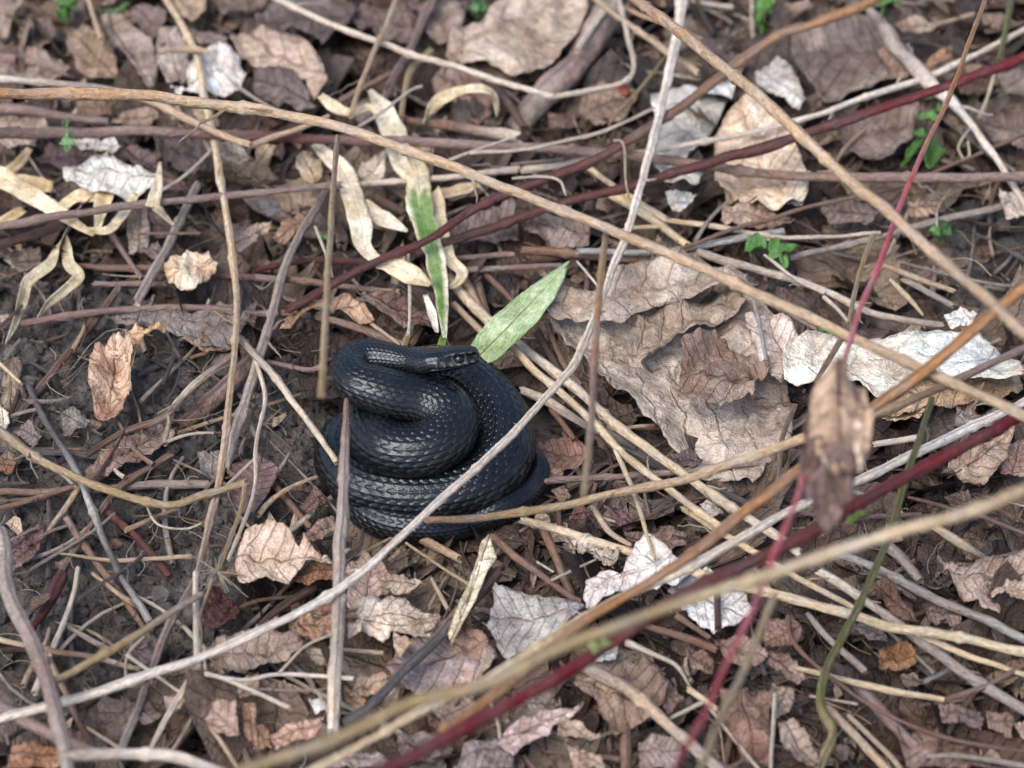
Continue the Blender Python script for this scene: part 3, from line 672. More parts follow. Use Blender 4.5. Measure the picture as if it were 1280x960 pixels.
def LF(t, s, c, h=None, label=None, c2=None, mat=None, name='dead_leaf', midrib=None, parts=None, group='fallen leaves', **k):
    NLF[0] += 1; i = NLF[0]; poly = tile(t, s); p = np.array(poly); ctr = p.mean(0)
    h = 1.1+.6*((i*.618) % 1) if h is None else h+.55
    sh = leaf_sheet(poly, h, c, c2, seed=i*3+1, **k)
    v = sum(c)/3
    if mat is None: mat = M_PALE if v > 180 else (M_WET if v < 112 else M_LEAF)
    ob = leaf_obj(name, mat, sh)
    if label is None:
        ar = abs(np.sum(p[:, 0]*np.roll(p[:, 1], -1)-p[:, 1]*np.roll(p[:, 0], -1)))/2
        sz = 'tiny' if ar < 500 else 'small' if ar < 1400 else 'medium' if ar < 3000 else 'large'
        ex = p.max(0)-p.min(0); shp = 'narrow ' if max(ex)/max(min(ex), 1) > 2.1 else ''
        u, vv = min(max(ctr[0], 8), 1272), min(max(ctr[1], 8), 952)
        label = unique(f'{sz} {colour_name(c)} {shp}dead leaf', u, vv, ('crumpled', 'ragged'))
    USED[label] = 1
    tag(ob, label, 'leaf', group)
    if midrib:
        a = pts_of(midrib[0]); C = []
        W = sh[0]
        uvw = np.stack(UV(W), 1)
        for q in catmull(np.array(a), 24):
            d = ((uvw-q)**2).sum(1); j = np.argsort(d)[:3]; z = W[j, 2].mean(); C.append(P(q[0], q[1], z+.02))
        C = np.array(C); C[:, 2] = smooth(C[:, 2], 3); R = np.linspace(1, .35, 24)*midrib[1]
        V, F4, F3, uvl, _ = tube(C, R, 6, i); me, o = mesh('midrib', V, [F4, F3], col=np.tile(lin(midrib[2]), (len(V), 1)), uvl=uvl)
        link('midrib', me, o, M_STEM, ob)
    return ob
# upper left quarter
LF('A', '0,0 130,0 70,90 40,180 0,190 -40,100', (158, 138, 125), 1.0)
LF('A', '110,110 250,100 285,160 260,220 180,250 90,190', (122, 102, 94))
LF('A', '340,190 420,140 520,180 590,300 590,400 500,420 380,350 340,240', (146, 120, 100), .8)
LF('A', '510,120 600,100 690,150 760,220 790,330 780,430 745,445 690,370 620,290 555,220', (146, 128, 116), 1.5, 'pointed grey-brown leaf hanging tip down over a dark hollow', axis=((135, 28), (186, 111)), curl=.6, rag=.6)
LF('A', '640,60 720,20 840,50 810,170 760,190 690,110', (124, 104, 98), .9)
LF('A', '800,160 880,140 930,230 950,330 930,420 840,430 790,330 780,240', (172, 156, 145), 1.1, curl=.5)
LF('A', '950,300 1050,260 1150,250 1240,370 1200,440 1080,480 930,460 850,450 940,420', (224, 216, 210), 2.2, 'fluffy white crumpled leaf behind the tall tan stalk', c2=(196, 184, 178), crumple=1.6, rag=1.8)
LF('px', '288,50 320,46 343,39 365,42 385,57 402,78 411,110 392,122 378,105 355,88 320,88 300,80', (176, 150, 132), 1.4, curl=.5)
LF('B', '-10,360 120,350 190,370 260,460 300,540 200,540 60,510 -10,490', (108, 90, 87), 1.6, crumple=.8)
LF('B', '0,90 120,20 300,0 480,0 520,60 460,130 380,200 330,250 290,190 180,150 60,160 0,180', (120, 102, 96), 1.0, c2=(96, 78, 74))
LF('B', '530,80 640,60 760,40 830,120 760,230 690,220 600,190', (116, 94, 84))
LF('B', '800,40 960,-20 1050,60 1040,130 940,220 870,200', (138, 117, 106), .9)
LF('A', '860,-20 1040,-20 1030,60 960,110 900,70', (170, 142, 115), .9)
LF('A', '1040,-20 1280,-20 1240,60 1120,80', (120, 98, 86), .7)
LF('A', '950,150 1140,190 1120,230 1000,230', (140, 120, 110), .8)
LF('px', '568,47 608,27 655,-12 742,-12 722,50 699,77 662,91 622,84 581,81 561,64', (184, 164, 147), 1.6, 'big crinkled pale leaf at the middle of the top edge', c2=(150, 128, 112), crumple=1.3, axis=((560, 66), (735, -5)))
LF('px', '575,74 620,66 690,60 702,92 650,106 590,101', (122, 102, 95), .9, crumple=1.4)
LF('B', '870,400 960,340 1080,370 1160,400 1180,560 1110,620 1000,530 910,470', (136, 105, 93), 1.0, crumple=.7)
LF('B', '430,60 560,10 600,120 520,150', (105, 88, 84), .7)
LF('A', '-10,230 160,240 320,330 310,390 180,400 -10,380', (146, 124, 112), .9)
LF('A', '-10,590 180,580 260,640 150,740 40,740 -10,700', (156, 136, 124), .9)
LF('A', '560,620 640,550 790,550 795,590 700,640', (156, 130, 110), 1.2)
LF('A', '770,690 880,640 1000,720 1040,840 940,890 850,830 780,770', (98, 81, 79), 1.0, crumple=1.3)
LF('A', '550,780 650,730 740,760 840,860 960,970 800,960 760,850 640,800', (108, 82, 78), .9, crumple=.6)
LF('A', '190,790 250,720 330,760 440,740 445,830 330,870 250,830', (88, 64, 62), .9, crumple=.8)
LF('A', '360,700 480,695 490,750 410,755', (210, 204, 198), 1.2)
LF('A', '490,700 570,690 605,730 560,770 480,750', (205, 198, 192), 1.4)
LF('A', '320,870 420,850 480,790 600,820 700,850 790,880 760,960 640,990 400,970 330,930', (218, 209, 200), 1.9, 'white papery leaf lying among the straw blades', c2=(190, 184, 180), crumple=1.1)
LF('A', '1010,710 1080,700 1200,720 1260,800 1200,825 1110,790 1050,760', (192, 176, 160), 1.5, rag=.5)
LF('A', '960,540 1060,540 1100,620 1000,630', (172, 146, 122), 1.2)
LF('A', '390,500 560,500 570,580 450,600 380,550', (138, 108, 84), 1.0)
LF('B', '210,760 330,790 330,900 250,930 200,850', (196, 170, 135), 1.2)
LF('B', '540,820 650,770 640,890 560,930 500,870', (190, 170, 150), 1.5, curl=.7)
LF('B', '0,720 100,730 70,800 0,830', (180, 155, 125), 1.2)
LF('B', '470,560 560,500 600,560 520,620', (140, 120, 112), .8)
LF('B', '1000,10 1060,0 1040,90 1000,70', (120, 98, 86), .8)
LF('F', '85,225 140,150 250,120 240,180 150,260 100,262', (156, 124, 99), 1.5, curl=.6)
LF('F', '120,700 230,600 330,510 430,505 530,570 595,650 520,660 430,600 330,600 240,640 170,705', (172, 136, 106), 2.0, 'brown leaf strip arched behind the snake like a bow', c2=(140, 105, 82), curl=.6, rag=.5, bend=-1.2)
LF('F', '490,530 590,500 720,510 880,620 890,680 820,670 740,690 620,600', (118, 90, 78), 1.3, crumple=.8)
LF('F', '1000,130 1300,40 1320,240 1100,260 960,290 930,220', (126, 110, 107), 1.0)
LF('F', '20,50 110,30 130,100 60,130 15,100', (118, 112, 116), 1.1)
LF('F', '0,160 80,150 60,210 0,220', (190, 165, 140), 1.2)
LF('E', '20,350 80,280 200,280 210,380 100,415', (124, 108, 98), .8)
LF('E', '640,100 740,80 750,200 740,290 650,320 640,220', (156, 141, 133), 1.1)
LF('E', '740,90 870,160 1000,220 860,245 750,220', (112, 92, 90), .8, crumple=.7)
LF('E', '820,340 950,300 1020,310 1100,350 1060,430 960,512 880,500 840,450', (220, 199, 174), 1.6, 'cream torn leaf lying under the tall tan stalk', c2=(196, 166, 136), crumple=1.3)
LF('E', '550,630 700,600 870,620 1100,560 1290,560 1160,800 1050,780 900,740 780,690 640,690', (126, 115, 112), 1.1, 'wide grey leaf lying below the cream torn leaf', c2=(108, 96, 92))
LF('E', '880,745 1050,700 1175,790 1060,810', (136, 110, 94), 1.0)
LF('px', '112,450 128,436 150,432 166,440 164,470 161,500 147,524 127,530 118,512 111,485', (206, 172, 146), 1.6, 'peach curled leaf lying alone on bare dark soil', c2=(150, 112, 92), crumple=1.7, curl=.9, dh=(-.4, .6), axis=((130, 528), (145, 432)))
LF('px', '157,416 172,408 190,414 209,413 206,421 180,426 170,446 163,466 157,450', (176, 130, 86), 2.2, 'rolled orange scrap above the peach curled leaf', c2=(205, 165, 122), crumple=1.4, curl=1.0, rag=.4)
LF('px', '134,430 146,424 156,428 154,440 142,444 135,440', (222, 190, 160), 2.2, crumple=.8, curl=-.4, rag=.4)
LF('E', '1160,220 1290,170 1290,250 1190,300', (146, 126, 117), 1.4)
LF('E', '700,290 790,260 830,330 760,340', (128, 112, 108), .9)
LF('E', '0,620 45,610 50,650 10,680', (205, 188, 165), 1.0)
LF('E', '1210,615 1290,610 1270,680', (120, 96, 92), 1.3)
LF('I', '420,430 560,330 700,260 800,190 870,240 860,300 760,370 650,410 490,480 430,470', (146, 120, 107), 1.0, 'long brown leaf lying across bare soil under crossed twigs', c2=(116, 90, 82), axis=((110, 595), (215, 535)))
LF('I', '300,150 370,120 450,190 420,240 320,260', (120, 112, 110), .8)
LF('I', '60,240 150,190 210,270 160,310', (124, 108, 108), .8)
LF('I', '-20,90 40,150 50,200 10,245 -20,230', (222, 204, 186), 1.2)
LF('I', '-20,365 90,390 60,450 -20,440', (136, 94, 72), 1.0)
LF('I', '50,800 160,720 230,690 220,780 100,830', (118, 86, 83), 1.1, crumple=.6)
LF('I', '50,890 110,810 210,800 170,880 60,955', (126, 96, 82), 1.0)
LF('px', '285,585 322,567 347,585 337,616 318,648 292,640', (128, 98, 97), 1.2, crumple=.7, rag=.5)
LF('z5', '740,740 840,715 830,850 750,830', (124, 118, 118), .9)
# the big leaf to the right of the snake
LF('px', '690,412 760,398 860,378 930,362 960,400 985,440 990,500 985,560 940,607 880,602 840,572 805,537 790,512 760,502 740,472 705,442', (180, 164, 151), 1.0, 'big crumpled grey-tan leaf spread out right of the pale green blade', c2=(150, 130, 117), crumple=1.15, curl=.4, dense=1.3)
LF('px', '678,388 700,366 740,370 780,345 850,328 900,338 948,354 900,366 850,386 800,403 760,410 700,404', (172, 155, 139), 2.2, 'long folded grey-tan leaf lobe behind the whitish diagonal stem', crumple=.7, curl=.5, axis=((682, 392), (946, 352)), rag=.6)
LF('px', '800,402 850,390 926,363 938,376 900,407 850,422 812,447 800,470 812,484 786,470 775,440', (166, 146, 128), 1.9, crumple=1.1, curl=.6)
LF('px', '852,435 890,418 930,445 962,460 946,485 936,505 900,520 875,511 850,500', (156, 131, 114), 2.3, 'crinkled brown leaf lying on the big crumpled leaf', c2=(132, 104, 88), crumple=1.5, curl=.7, rag=1.5)
LF('px', '930,400 960,396 982,402 1002,425 986,455 975,482 952,452', (202, 187, 179), 1.8)
LF('H', '70,830 150,760 240,720 330,740 420,770 600,720 850,700 1050,720 1150,780 1250,850 1280,930 1200,925 1000,925 870,935 720,930 650,1000 540,1030 450,975 330,950 200,965 80,970', (232, 221, 206), 2.2, 'long white crumpled leaf under the crossed brown stems', c2=(205, 190, 172), crumple=.6, curl=.35, axis=((978, 460), (1278, 460)), bend=0, tilt=(0, 0), rag=.7)
LF('z6', '720,480 900,450 1260,440 1275,490 1100,560 950,570 760,605 730,540', (178, 148, 114), 1.3)
LF('H', '880,620 960,590 1050,600 1020,660 920,680', (233, 218, 207), 2.0)
# upper right quarter
LF('C', '690,490 850,460 1110,420 1070,530 1010,660 930,760 850,830 960,900 900,960 740,920 670,760 730,640', (218, 214, 209), 1.1, 'whitish torn leaf behind the upper end of the white diagonal stem', c2=(190, 184, 178), crumple=.8)
LF('z4', '275,280 360,225 430,280 470,370 440,420 370,370 300,330', (206, 200, 194), 1.2)
LF('z4', '130,500 260,380 350,420 440,560 490,700 450,770 330,790 210,760 120,680', (224, 199, 176), 1.5, 'pale beige leaf below the dark red stem', c2=(196, 164, 136), crumple=1.1)
LF('z4', '160,780 250,770 380,800 425,840 330,862 160,838', (166, 140, 120), 1.3, crumple=1.4)
LF('D', '100,160 350,120 500,90 640,250 780,380 560,460 300,520 200,430 130,300', (134, 116, 107), .9, 'wide dull brown leaf lying behind the dark red stem', c2=(112, 94, 86), crumple=.9)
LF('D', '280,620 560,560 760,520 720,700 560,850 400,760', (130, 110, 102), .8)
LF('D', '630,110 740,80 848,140 800,168 680,162', (156, 131, 116), 1.3, curl=.7)
LF('D', '540,260 660,230 740,380 640,400', (156, 126, 106), 1.2)
LF('D', '780,325 860,250 925,280 800,345', (166, 124, 90), 1.5, curl=.9)
LF('D', '1140,380 1290,330 1290,480 1180,470', (136, 120, 110), .9)
LF('D', '1050,580 1290,570 1290,760 1100,700', (130, 110, 99), .8)
LF('D', '940,380 1120,390 1100,470 960,470', (105, 78, 62), .8)
LF('D', '1060,60 1180,80 1160,180 1080,160', (138, 118, 106), .8)
LF('D', '80,30 200,0 230,40 130,60', (150, 128, 112), .8)
LF('C', '880,180 1040,200 1180,330 1090,420 960,300', (98, 84, 84), .6, crumple=.6)
LF('C', '380,450 540,420 640,470 560,600 420,640 330,560', (142, 118, 104), .6)
LF('C', '520,440 560,425 590,450 570,480', (165, 72, 40), .9, 'small rust-red scrap below the bent pale stem')
LF('C', '180,560 300,570 310,650 190,650', (122, 94, 82), .7)
LF('H', '700,60 800,40 890,60 840,120 700,110', (156, 126, 105), 1.5, curl=.9)
LF('H', '1150,0 1290,20 1290,120 1190,160', (204, 189, 173), 1.4)
LF('H', '90,20 200,-10 170,70 100,60', (208, 200, 192), 1.5)
LF('H', '240,60 420,40 560,100 500,170 300,160', (130, 112, 104), .9)
LF('G', '760,10 925,0 880,75 830,112 790,70', (228, 221, 213), 1.6, curl=.7)
LF('G', '1060,0 1280,-10 1290,100 1180,90 1040,160 1070,60', (186, 156, 130), 1.1)
LF('G', '100,90 260,130 400,170 380,280 200,280 60,230', (136, 118, 112), .9, crumple=1.6)
# lower right quarter
LF('L', '890,440 960,350 1100,280 1225,240 1190,380 1080,522 970,500', (190, 161, 136), 1.2, 'veined tan leaf below the crimson cane at the right', c2=(160, 128, 106), axis=((1180, 600), (1262, 545)), midrib=('1184,598 1220,575 1258,545', .03, (130, 100, 84)))
LF('L', '1190,300 1300,290 1300,460 1160,460', (168, 133, 117), .9)
LF('L', '940,120 1060,150 1200,100 1150,200 930,220', (146, 135, 134), 1.1)
LF('L', '560,180 640,140 800,120 760,170 640,200', (206, 180, 148), 1.4)
LF('L', '880,560 1000,540 1040,640 930,640', (120, 98, 88), .7)
LF('z9', '965,170 1100,190 1300,170 1300,250 1140,250 1190,390 1060,330 1010,240', (178, 152, 137), 1.4, 'tan leaf with curled rims at the right edge', c2=(148, 122, 106), curl=.8)
LF('z9', '1140,255 1300,235 1300,350 1225,305 1160,312', (186, 162, 147), 1.8, curl=.7)
LF('P', '505,60 570,38 640,80 765,235 640,200 560,120', (112, 80, 65), 1.5, curl=.9)
LF('P', '550,380 680,335 765,430 700,492 555,492', (156, 110, 70), 1.0, curl=.7)
LF('P', '770,130 980,150 960,260 800,230', (130, 108, 95), .9)
LF('P', '-20,220 130,200 172,270 150,330 50,382 -20,370', (134, 101, 88), 1.2)
LF('P', '850,650 960,640 950,740 870,742', (132, 106, 96), 1.1)
LF('P', '945,660 1085,690 1062,775 960,742', (122, 104, 101), 1.0)
LF('P', '20,560 132,570 122,650 40,722 5,640', (164, 146, 133), 1.3, curl=.8)
LF('P', '50,740 150,760 230,860 265,965 150,950 60,850', (152, 132, 119), 1.4, curl=.7)
LF('P', '-10,380 100,400 200,520 150,562 60,480 -10,440', (134, 108, 97), 1.1)
LF('P', '1225,745 1300,720 1300,840', (176, 150, 135), 1.2)
LF('P', '640,760 860,800 1000,900 1200,970 700,970', (126, 100, 90), .9)
LF('P', '1085,680 1225,710 1220,800 1100,772', (138, 112, 100), 1.0)
LF('P', '400,230 560,250 600,330 500,330', (128, 116, 110), 1.1)
LF('P', '1090,500 1280,420 1300,500 1180,560', (150, 124, 108), 1.0)
LF('P', '660,500 740,490 780,550 690,560', (128, 112, 104), 1.0)
LF('P', '880,270 1010,260 1000,330 900,320', (130, 108, 92), .8)
LF('K', '80,280 200,270 340,300 385,360 330,430 200,440 120,380', (142, 104, 96), .55, 'reddish brown leaf touching the right side of the coil', crumple=.7)
LF('K', '455,610 560,630 628,722 560,742 490,660', (112, 76, 76), 1.2, crumple=.7)
LF('K', '560,752 700,735 940,760 930,830 750,852 600,800', (134, 108, 98), 1.1)
LF('K', '935,600 1000,580 1065,640 1000,682', (196, 186, 178), 1.2)
LF('K', '255,800 300,768 420,800 532,860 510,922 430,890 400,850 330,852', (172, 162, 151), 1.5, 'fan-shaped grey scrap with frilled edge under the straw stalk', crumple=1.8, rag=2.5, curl=.8)
LF('K', '195,540 260,510 300,560 250,592', (128, 102, 92), 1.2)
LF('K', '785,350 880,340 962,390 900,422 820,402', (94, 78, 79), 1.5)
LF('K', '330,600 402,650 370,682 280,682', (116, 74, 66), .9)
LF('K', '850,680 1000,640 1040,720 930,750', (118, 104, 92), .9)
LF('K', '120,360 260,440 250,480 140,470', (150, 124, 110), 1.2)
LF('z8', '590,262 700,310 800,340 922,380 850,450 760,490 640,557 556,450 580,380', (158, 152, 151), 1.7, 'grey downy leaf with white veins below the coil', c2=(128, 122, 122), crumple=.7, axis=((735, 770), (612, 775)), midrib=('728,768 700,757 672,756 650,760', .03, (214, 208, 205)))
LF('px', '728,741 733,725 752,720 777,722 795,688 808,680 825,690 850,702 862,722 800,742 762,754 731,767', (216, 206, 204), 1.9, 'pale lobed leaf propped up behind the orange-brown cane', c2=(192, 178, 174), crumple=.8, curl=.5)
LF('px', '833,738 850,720 882,716 932,740 942,762 915,786 892,792 865,774', (206, 203, 204), 1.5, 'whitish leaf lying under the crimson cane', crumple=.6)
LF('px', '632,912 655,892 689,889 726,884 716,896 706,905 692,910 686,922 675,926 664,926 652,934 642,946 630,938 622,925', (206, 178, 171), 1.6, 'pink scalloped oak leaf near the bottom edge', c2=(180, 150, 142), crumple=.6, axis=((625, 930), (725, 884)), midrib=('628,922 660,912 720,886', .035, (175, 146, 138)), rag=.5)
LF('O', '235,722 330,718 442,852 310,812 228,802', (188, 166, 145), 1.7, curl=.8)
LF('O', '260,820 322,860 450,910 485,970 310,970', (186, 160, 139), 1.5, curl=.6)
LF('O', '290,550 370,480 560,400 720,470 785,560 720,760 600,762 520,792 440,700 420,620', (148, 122, 104), 1.3, 'muddy brown leaf lying under the stout grey stick', c2=(118, 94, 80), crumple=1.1)
LF('O', '630,830 760,800 855,850 830,970 640,970', (140, 122, 116), 1.3)
LF('O', '1040,560 1160,600 1290,600 1290,970 1150,890 1050,750', (146, 110, 94), 1.2, c2=(120, 88, 76), crumple=1.2)
LF('O', '380,400 540,330 520,420 440,430', (186, 182, 184), 2.0)
LF('O', '860,360 960,380 1010,440 1000,500 900,470', (140, 110, 94), 1.2)
LF('O', '1000,330 1160,310 1280,400 1240,460 1080,430', (138, 112, 100), 1.1)
LF('O', '60,620 200,600 240,660 90,700', (120, 108, 102), .9)
LF('O', '680,520 790,540 860,620 780,690 700,620', (130, 104, 90), 1.0)
# lower left quarter
LF('Q', '-110,540 -40,430 60,392 150,450 215,512 240,478 392,570 290,566 200,632 160,667 40,692 -80,702', (190, 165, 146), 1.9, 'tan folded leaf with dark rim left of the upright grey stick', c2=(176, 142, 116), crumple=.9, curl=.5, axis=((292, 700), (415, 700)))
LF('Q', '392,572 290,566 200,632 150,667 280,678 392,655', (146, 104, 74), 1.5, crumple=.7)
LF('Q', '235,430 300,380 392,335 396,410 320,460 280,482', (136, 110, 100), 1.4)
LF('Q', '215,310 290,205 362,260 290,332', (108, 82, 76), 1.1)
LF('Q', '455,600 540,528 645,600 692,720 560,782 458,812', (188, 157, 139), 1.6, crumple=.8)
LF('Q', '598,650 740,648 855,680 790,712 690,742 640,700', (198, 177, 156), 1.7, rag=.5)
LF('N', '508,150 600,128 690,102 800,160 925,220 880,290 800,332 690,290 640,365 560,290 510,260', (198, 179, 161), 1.5, 'pale leaf with small holes below the coil', c2=(172, 150, 130), crumple=.8, axis=((452, 775), (550, 775)), midrib=('454,775 500,782 546,776', .03, (165, 142, 122)))
LF('N', '165,250 260,200 392,208 392,312 300,332 200,302', (170, 129, 101), 1.3)
LF('px', '255,814 295,792 340,796 384,806 378,822 345,834 320,840 277,840', (150, 130, 116), 1.3, curl=.6)
LF('N', '465,235 540,198 520,285 458,322', (206, 186, 170), 1.8, curl=.7)
LF('N', '690,300 782,332 720,402 688,342', (205, 180, 158), 2.0, curl=.9)
LF('N', '250,380 385,358 382,462 300,452', (154, 134, 123), 1.2)
LF('N', '700,360 880,300 1030,268 1122,300 1205,420 1112,522 900,602 760,592 648,500', (134, 117, 115), 1.1, 'purplish leaf with an orange end below the pale holed leaf', c2=(158, 120, 102), crumple=.7)
LF('N', '508,510 640,488 684,560 560,612 468,602', (170, 140, 119), 1.3)
LF('px', '611,668 621,697 608,720 594,754 564,806 560,791 578,750 594,707 601,680', (208, 196, 168), 2.0, 'slender yellowish leaf standing between twigs below the coil', c2=(190, 174, 140), axis=((563, 800), (612, 670)), crumple=.25, rag=.2, midrib=('565,798 590,738 611,670', .025, (160, 140, 100)))
LF('N', '1050,840 1200,830 1290,800 1290,970 990,970', (136, 124, 125), 1.1)
LF('N', '200,750 345,698 302,802 100,882 60,800', (184, 148, 128), 1.4)
LF('N', '-10,728 60,760 82,852 -10,872', (150, 110, 86), 1.2)
LF('N', '390,900 560,880 720,970 370,970', (140, 125, 122), 1.1)
LF('N', '265,620 352,620 340,672 300,692', (218, 218, 218), 1.6)
LF('N', '700,800 900,780 1000,860 860,960 720,900', (120, 104, 100), .9)
LF('N', '870,640 1060,560 1120,700 960,800', (142, 118, 108), 1.0)
LF('N', '300,100 392,120 390,190 280,180', (118, 76, 58), 1.1)
LF('N', '620,590 720,560 700,640 630,660', (192, 168, 148), 1.6)
LF('N', '440,560 550,620 540,690 450,650', (170, 138, 112), 1.2)
LF('M', '60,860 200,830 300,890 310,970 40,970', (152, 108, 82), 1.2, 'orange leaf in the bottom left corner beside the forked branch', crumple=.8)
LF('M', '935,590 1000,560 1060,660 1182,650 1192,792 1090,792 1000,722 950,680', (172, 146, 136), 1.4)
LF('M', '815,610 930,578 942,650 850,692', (176, 156, 146), 1.2)
LF('M', '1180,550 1290,478 1295,600 1200,612', (172, 141, 120), 1.4)
LF('M', '1010,70 1100,70 1200,170 1190,240 1110,280 1010,230', (92, 52, 46), 1.1, 'dark reddish shrivelled leaf left of the pale seed head', crumple=1.6)
LF('M', '555,380 640,300 760,290 862,360 740,450 640,422', (98, 84, 85), .9)
LF('M', '600,590 700,600 822,700 720,762 640,680', (134, 114, 108), 1.0)
LF('M', '1210,660 1280,640 1290,860 1220,800', (140, 104, 84), 1.2)
LF('M', '300,770 420,790 460,860 340,880', (140, 104, 98), .8)
# the withered leaf that hangs from the pink stem, close to the camera
hl = LF('px', '1048,455 1058,462 1070,474 1080,490 1086,518 1084,550 1078,580 1064,598 1044,600 1026,582 1014,552 1010,520 1014,495 1026,476 1038,465', (178, 148, 124), 17.0, 'withered brown leaf hanging from the pink stem', c2=(136, 108, 92), crumple=1.5, curl=.35, axis=((1048, 455), (1046, 640)), bend=-1.6, dh=(1.0, -1.5), rag=.8, group='hanging leaf', dense=1.3,
    midrib=('1048,452 1050,520 1048,600', .06, (106, 84, 74)))
for k_, (po, c_, n_, h_) in enumerate([('1010,562 1034,556 1058,568 1072,590 1066,618 1054,638 1046,662 1034,668 1022,646 1008,628 998,604 1000,580', (120, 98, 94), 'shrivelled_tip', 16.4), ('1066,480 1082,488 1090,524 1086,570 1074,600 1066,560', (206, 178, 154), 'curled_rim', 17.6), ('1012,500 1024,520 1030,562 1018,592 1006,584 1004,540', (118, 92, 82), 'curled_rim', 16.8)]):
    tp = leaf_sheet(pts_of(po), h_, c_, seed=991+k_*6, crumple=1.8, curl=.5, rag=.8)
    leaf_obj(n_, M_LEAF, tp, parent=hl)

# ------------------------------------------------------------------ raised stems and canes, in front of the litter
G1 = 'long stems arching over the litter'
stem('-30,116 0,117 150,119 290,133 420,158 600,222 770,290 900,345 1000,392 1150,460 1310,533', (15, 14, 13, 13, 14), ['orange', 'tan', 'tan', 'tan', 'tan', 'tan'], [12, 12, 13, 12.5, 12], 'arching_stem', 'long tan stem arching from the left edge down to the right edge', G1, taper=1, kink=.75, cat='stem')
stem('770,-20 850,40 950,122 1050,215 1150,300 1230,372 1310,440', (14, 14, 14), ['orange', 'tan', 'tan', 'tan'], [13, 16, 18], 'arching_stem', 'blurred tan stem slanting from the middle of the top edge to the right edge', G1, kink=.75, cat='stem')
stem('1310,335 1246,387 1172,451 1095,508 984,599 927,642 850,704 722,780 682,818 608,877 555,910', (15, 14, 13, 13), ['orange', 'orange', 'orange'], [16, 12, 10, 9, 10], 'bramble_cane', 'orange-brown cane running from the right edge down under the crimson cane', G1, kink=.5, live=True, cat='cane')
stem('1310,490 1152,562 1078,599 984,641 850,715 756,758 605,849 514,896 420,947 370,975', (12, 12, 12, 12), ['white', 'white', 'straw', 'straw'], [4.5, 5, 6, 7.5, 8], 'arching_stem', 'whitish stem alongside the crimson cane down to the bottom edge', G1, kink=.6, bristle=1.5, cat='stem')
stem('1310,602 1209,640 1119,664 984,711 850,756 695,812 608,856 521,877 420,923 300,965', (15, 15, 16, 16, 17), ['tan', 'straw', 'olive', 'olive', 'olive'], [19, 19, 18, 17, 17], 'arching_stem', 'blurred olive-tan stem crossing low from the right edge to the bottom', G1, kink=.75, cat='stem')
stem('1310,503 1186,568 1068,632 1025,660 917,714 850,746 736,822 655,869 561,922 460,972', (15, 16, 17, 17, 18), ['crimson', 'crimson', 'dred', 'crimson', 'crimson'], [9, 10.5, 11.5, 12.5, 13.5], 'bramble_cane', 'thick crimson cane slanting from the right edge to the bottom', G1, kink=.5, live=True, cat='cane')
stem('1238,-20 1190,110 1145,210 1120,270 1095,340 1070,400 1055,452 1020,550 990,640 965,700 940,762 905,832 880,892 830,985', (6, 6.5, 7, 7, 7, 8, 8), ['orange', 'orange', 'pink', 'pink', 'pink', 'pink', 'crimson'], [13, 14, 15, 16, 17.2, 17, 16], 'pink_stem', 'slender pink stem that carries the withered hanging leaf', G1, kink=.5, live=True, cat='stem')
stem('856,-20 848,35 820,160 790,270 760,350 730,430 700,478 640,542 560,617 500,672 430,730 300,802 150,857 -20,905', (14, 12, 10, 10, 10, 11, 12), ['white', 'white', 'pale', 'white', 'white'], [4.0, 4.5, 5.0, 5.0, 4.0, 3.2], 'diagonal_stem', 'whitish bristly stem running diagonally across the front of the coil', G1, kink=.9, bristle=2.2, cat='stem')
stem('433,498 430,560 428,640 425,720 421,820 417,915', (5, 15, 16, 16, 17, 16), ['brown', 'grey', 'grey', 'pale'], [5.2, 5.0, 4.2, 3.2, 2.6], 'upright_stick', 'upright grey stick standing against the left side of the coil', 'sticks', bristle=2.0, nodes=True, cat='stick')
stem('422,172 415,260 410,340 405,440 402,492', (7, 8, 9, 10), ['purple', 'olive', 'olive', 'olive'], [12.5, 13.5, 14.5], 'hanging_stalk', 'blurred olive stalk hanging down left of the head', G1, kink=.3, cat='stem')
stem('757,290 750,360 744,440 740,520 730,618', (9, 9, 9, 8), ['olive', 'orange', 'purple', 'olive'], [12, 13, 14], 'hanging_stalk', 'blurred stalk hanging straight down right of the coil', G1, kink=.3, cat='stem')
stem('968,745 934,828 900,900 870,975', (9, 10, 10), ['tan', 'olive'], [13, 14, 14.5], 'hanging_stalk', 'blurred tan stalk beside the lower end of the pink stem', G1, kink=.3, cat='stem')
stem('535,650 590,648 640,642 710,632 762,618 849,600 917,578 994,552 1095,518 1152,495 1219,464 1310,420', (9, 11, 12, 12, 11, 10), ['brown', 'olive', 'tan', 'tan', 'brown', 'purple'], [2.4, 3.0, 3.5, 5, 7, 9, 10], 'bristly_stalk', 'bristly brown stem running from over the tail up to the right edge', G1, kink=.6, bristle=3.5, cat='stem')
stem('1164,498 1149,548 1129,606 1109,677 1082,738 1052,798 1031,840 1025,882 1041,915 1028,949 1015,985', (8, 9, 10, 11, 12, 12), ['green', 'green', 'green', 'green', 'olive'], [9, 8, 6, 4, 2.5, 2, 1.5], 'green_shoot', 'leafless green stem bending up from the bottom right litter', G1, live=True, kink=.6, cat='stem')
stem('198,-15 242,57 255,118 269,188 282,259 290,320 297,394 289,481 279,575 265,640 242,724 201,808 178,868 148,945', (9, 10, 10, 9, 9, 10, 10), ['tan', 'straw', 'straw', 'tan', 'tan', 'purple', 'grey'], [3.5, 3.5, 3, 3, 2.6, 2.0, 1.6], 'tall_stalk', 'tall tan stalk running from the top edge down through the left half', G1, cat='stem')
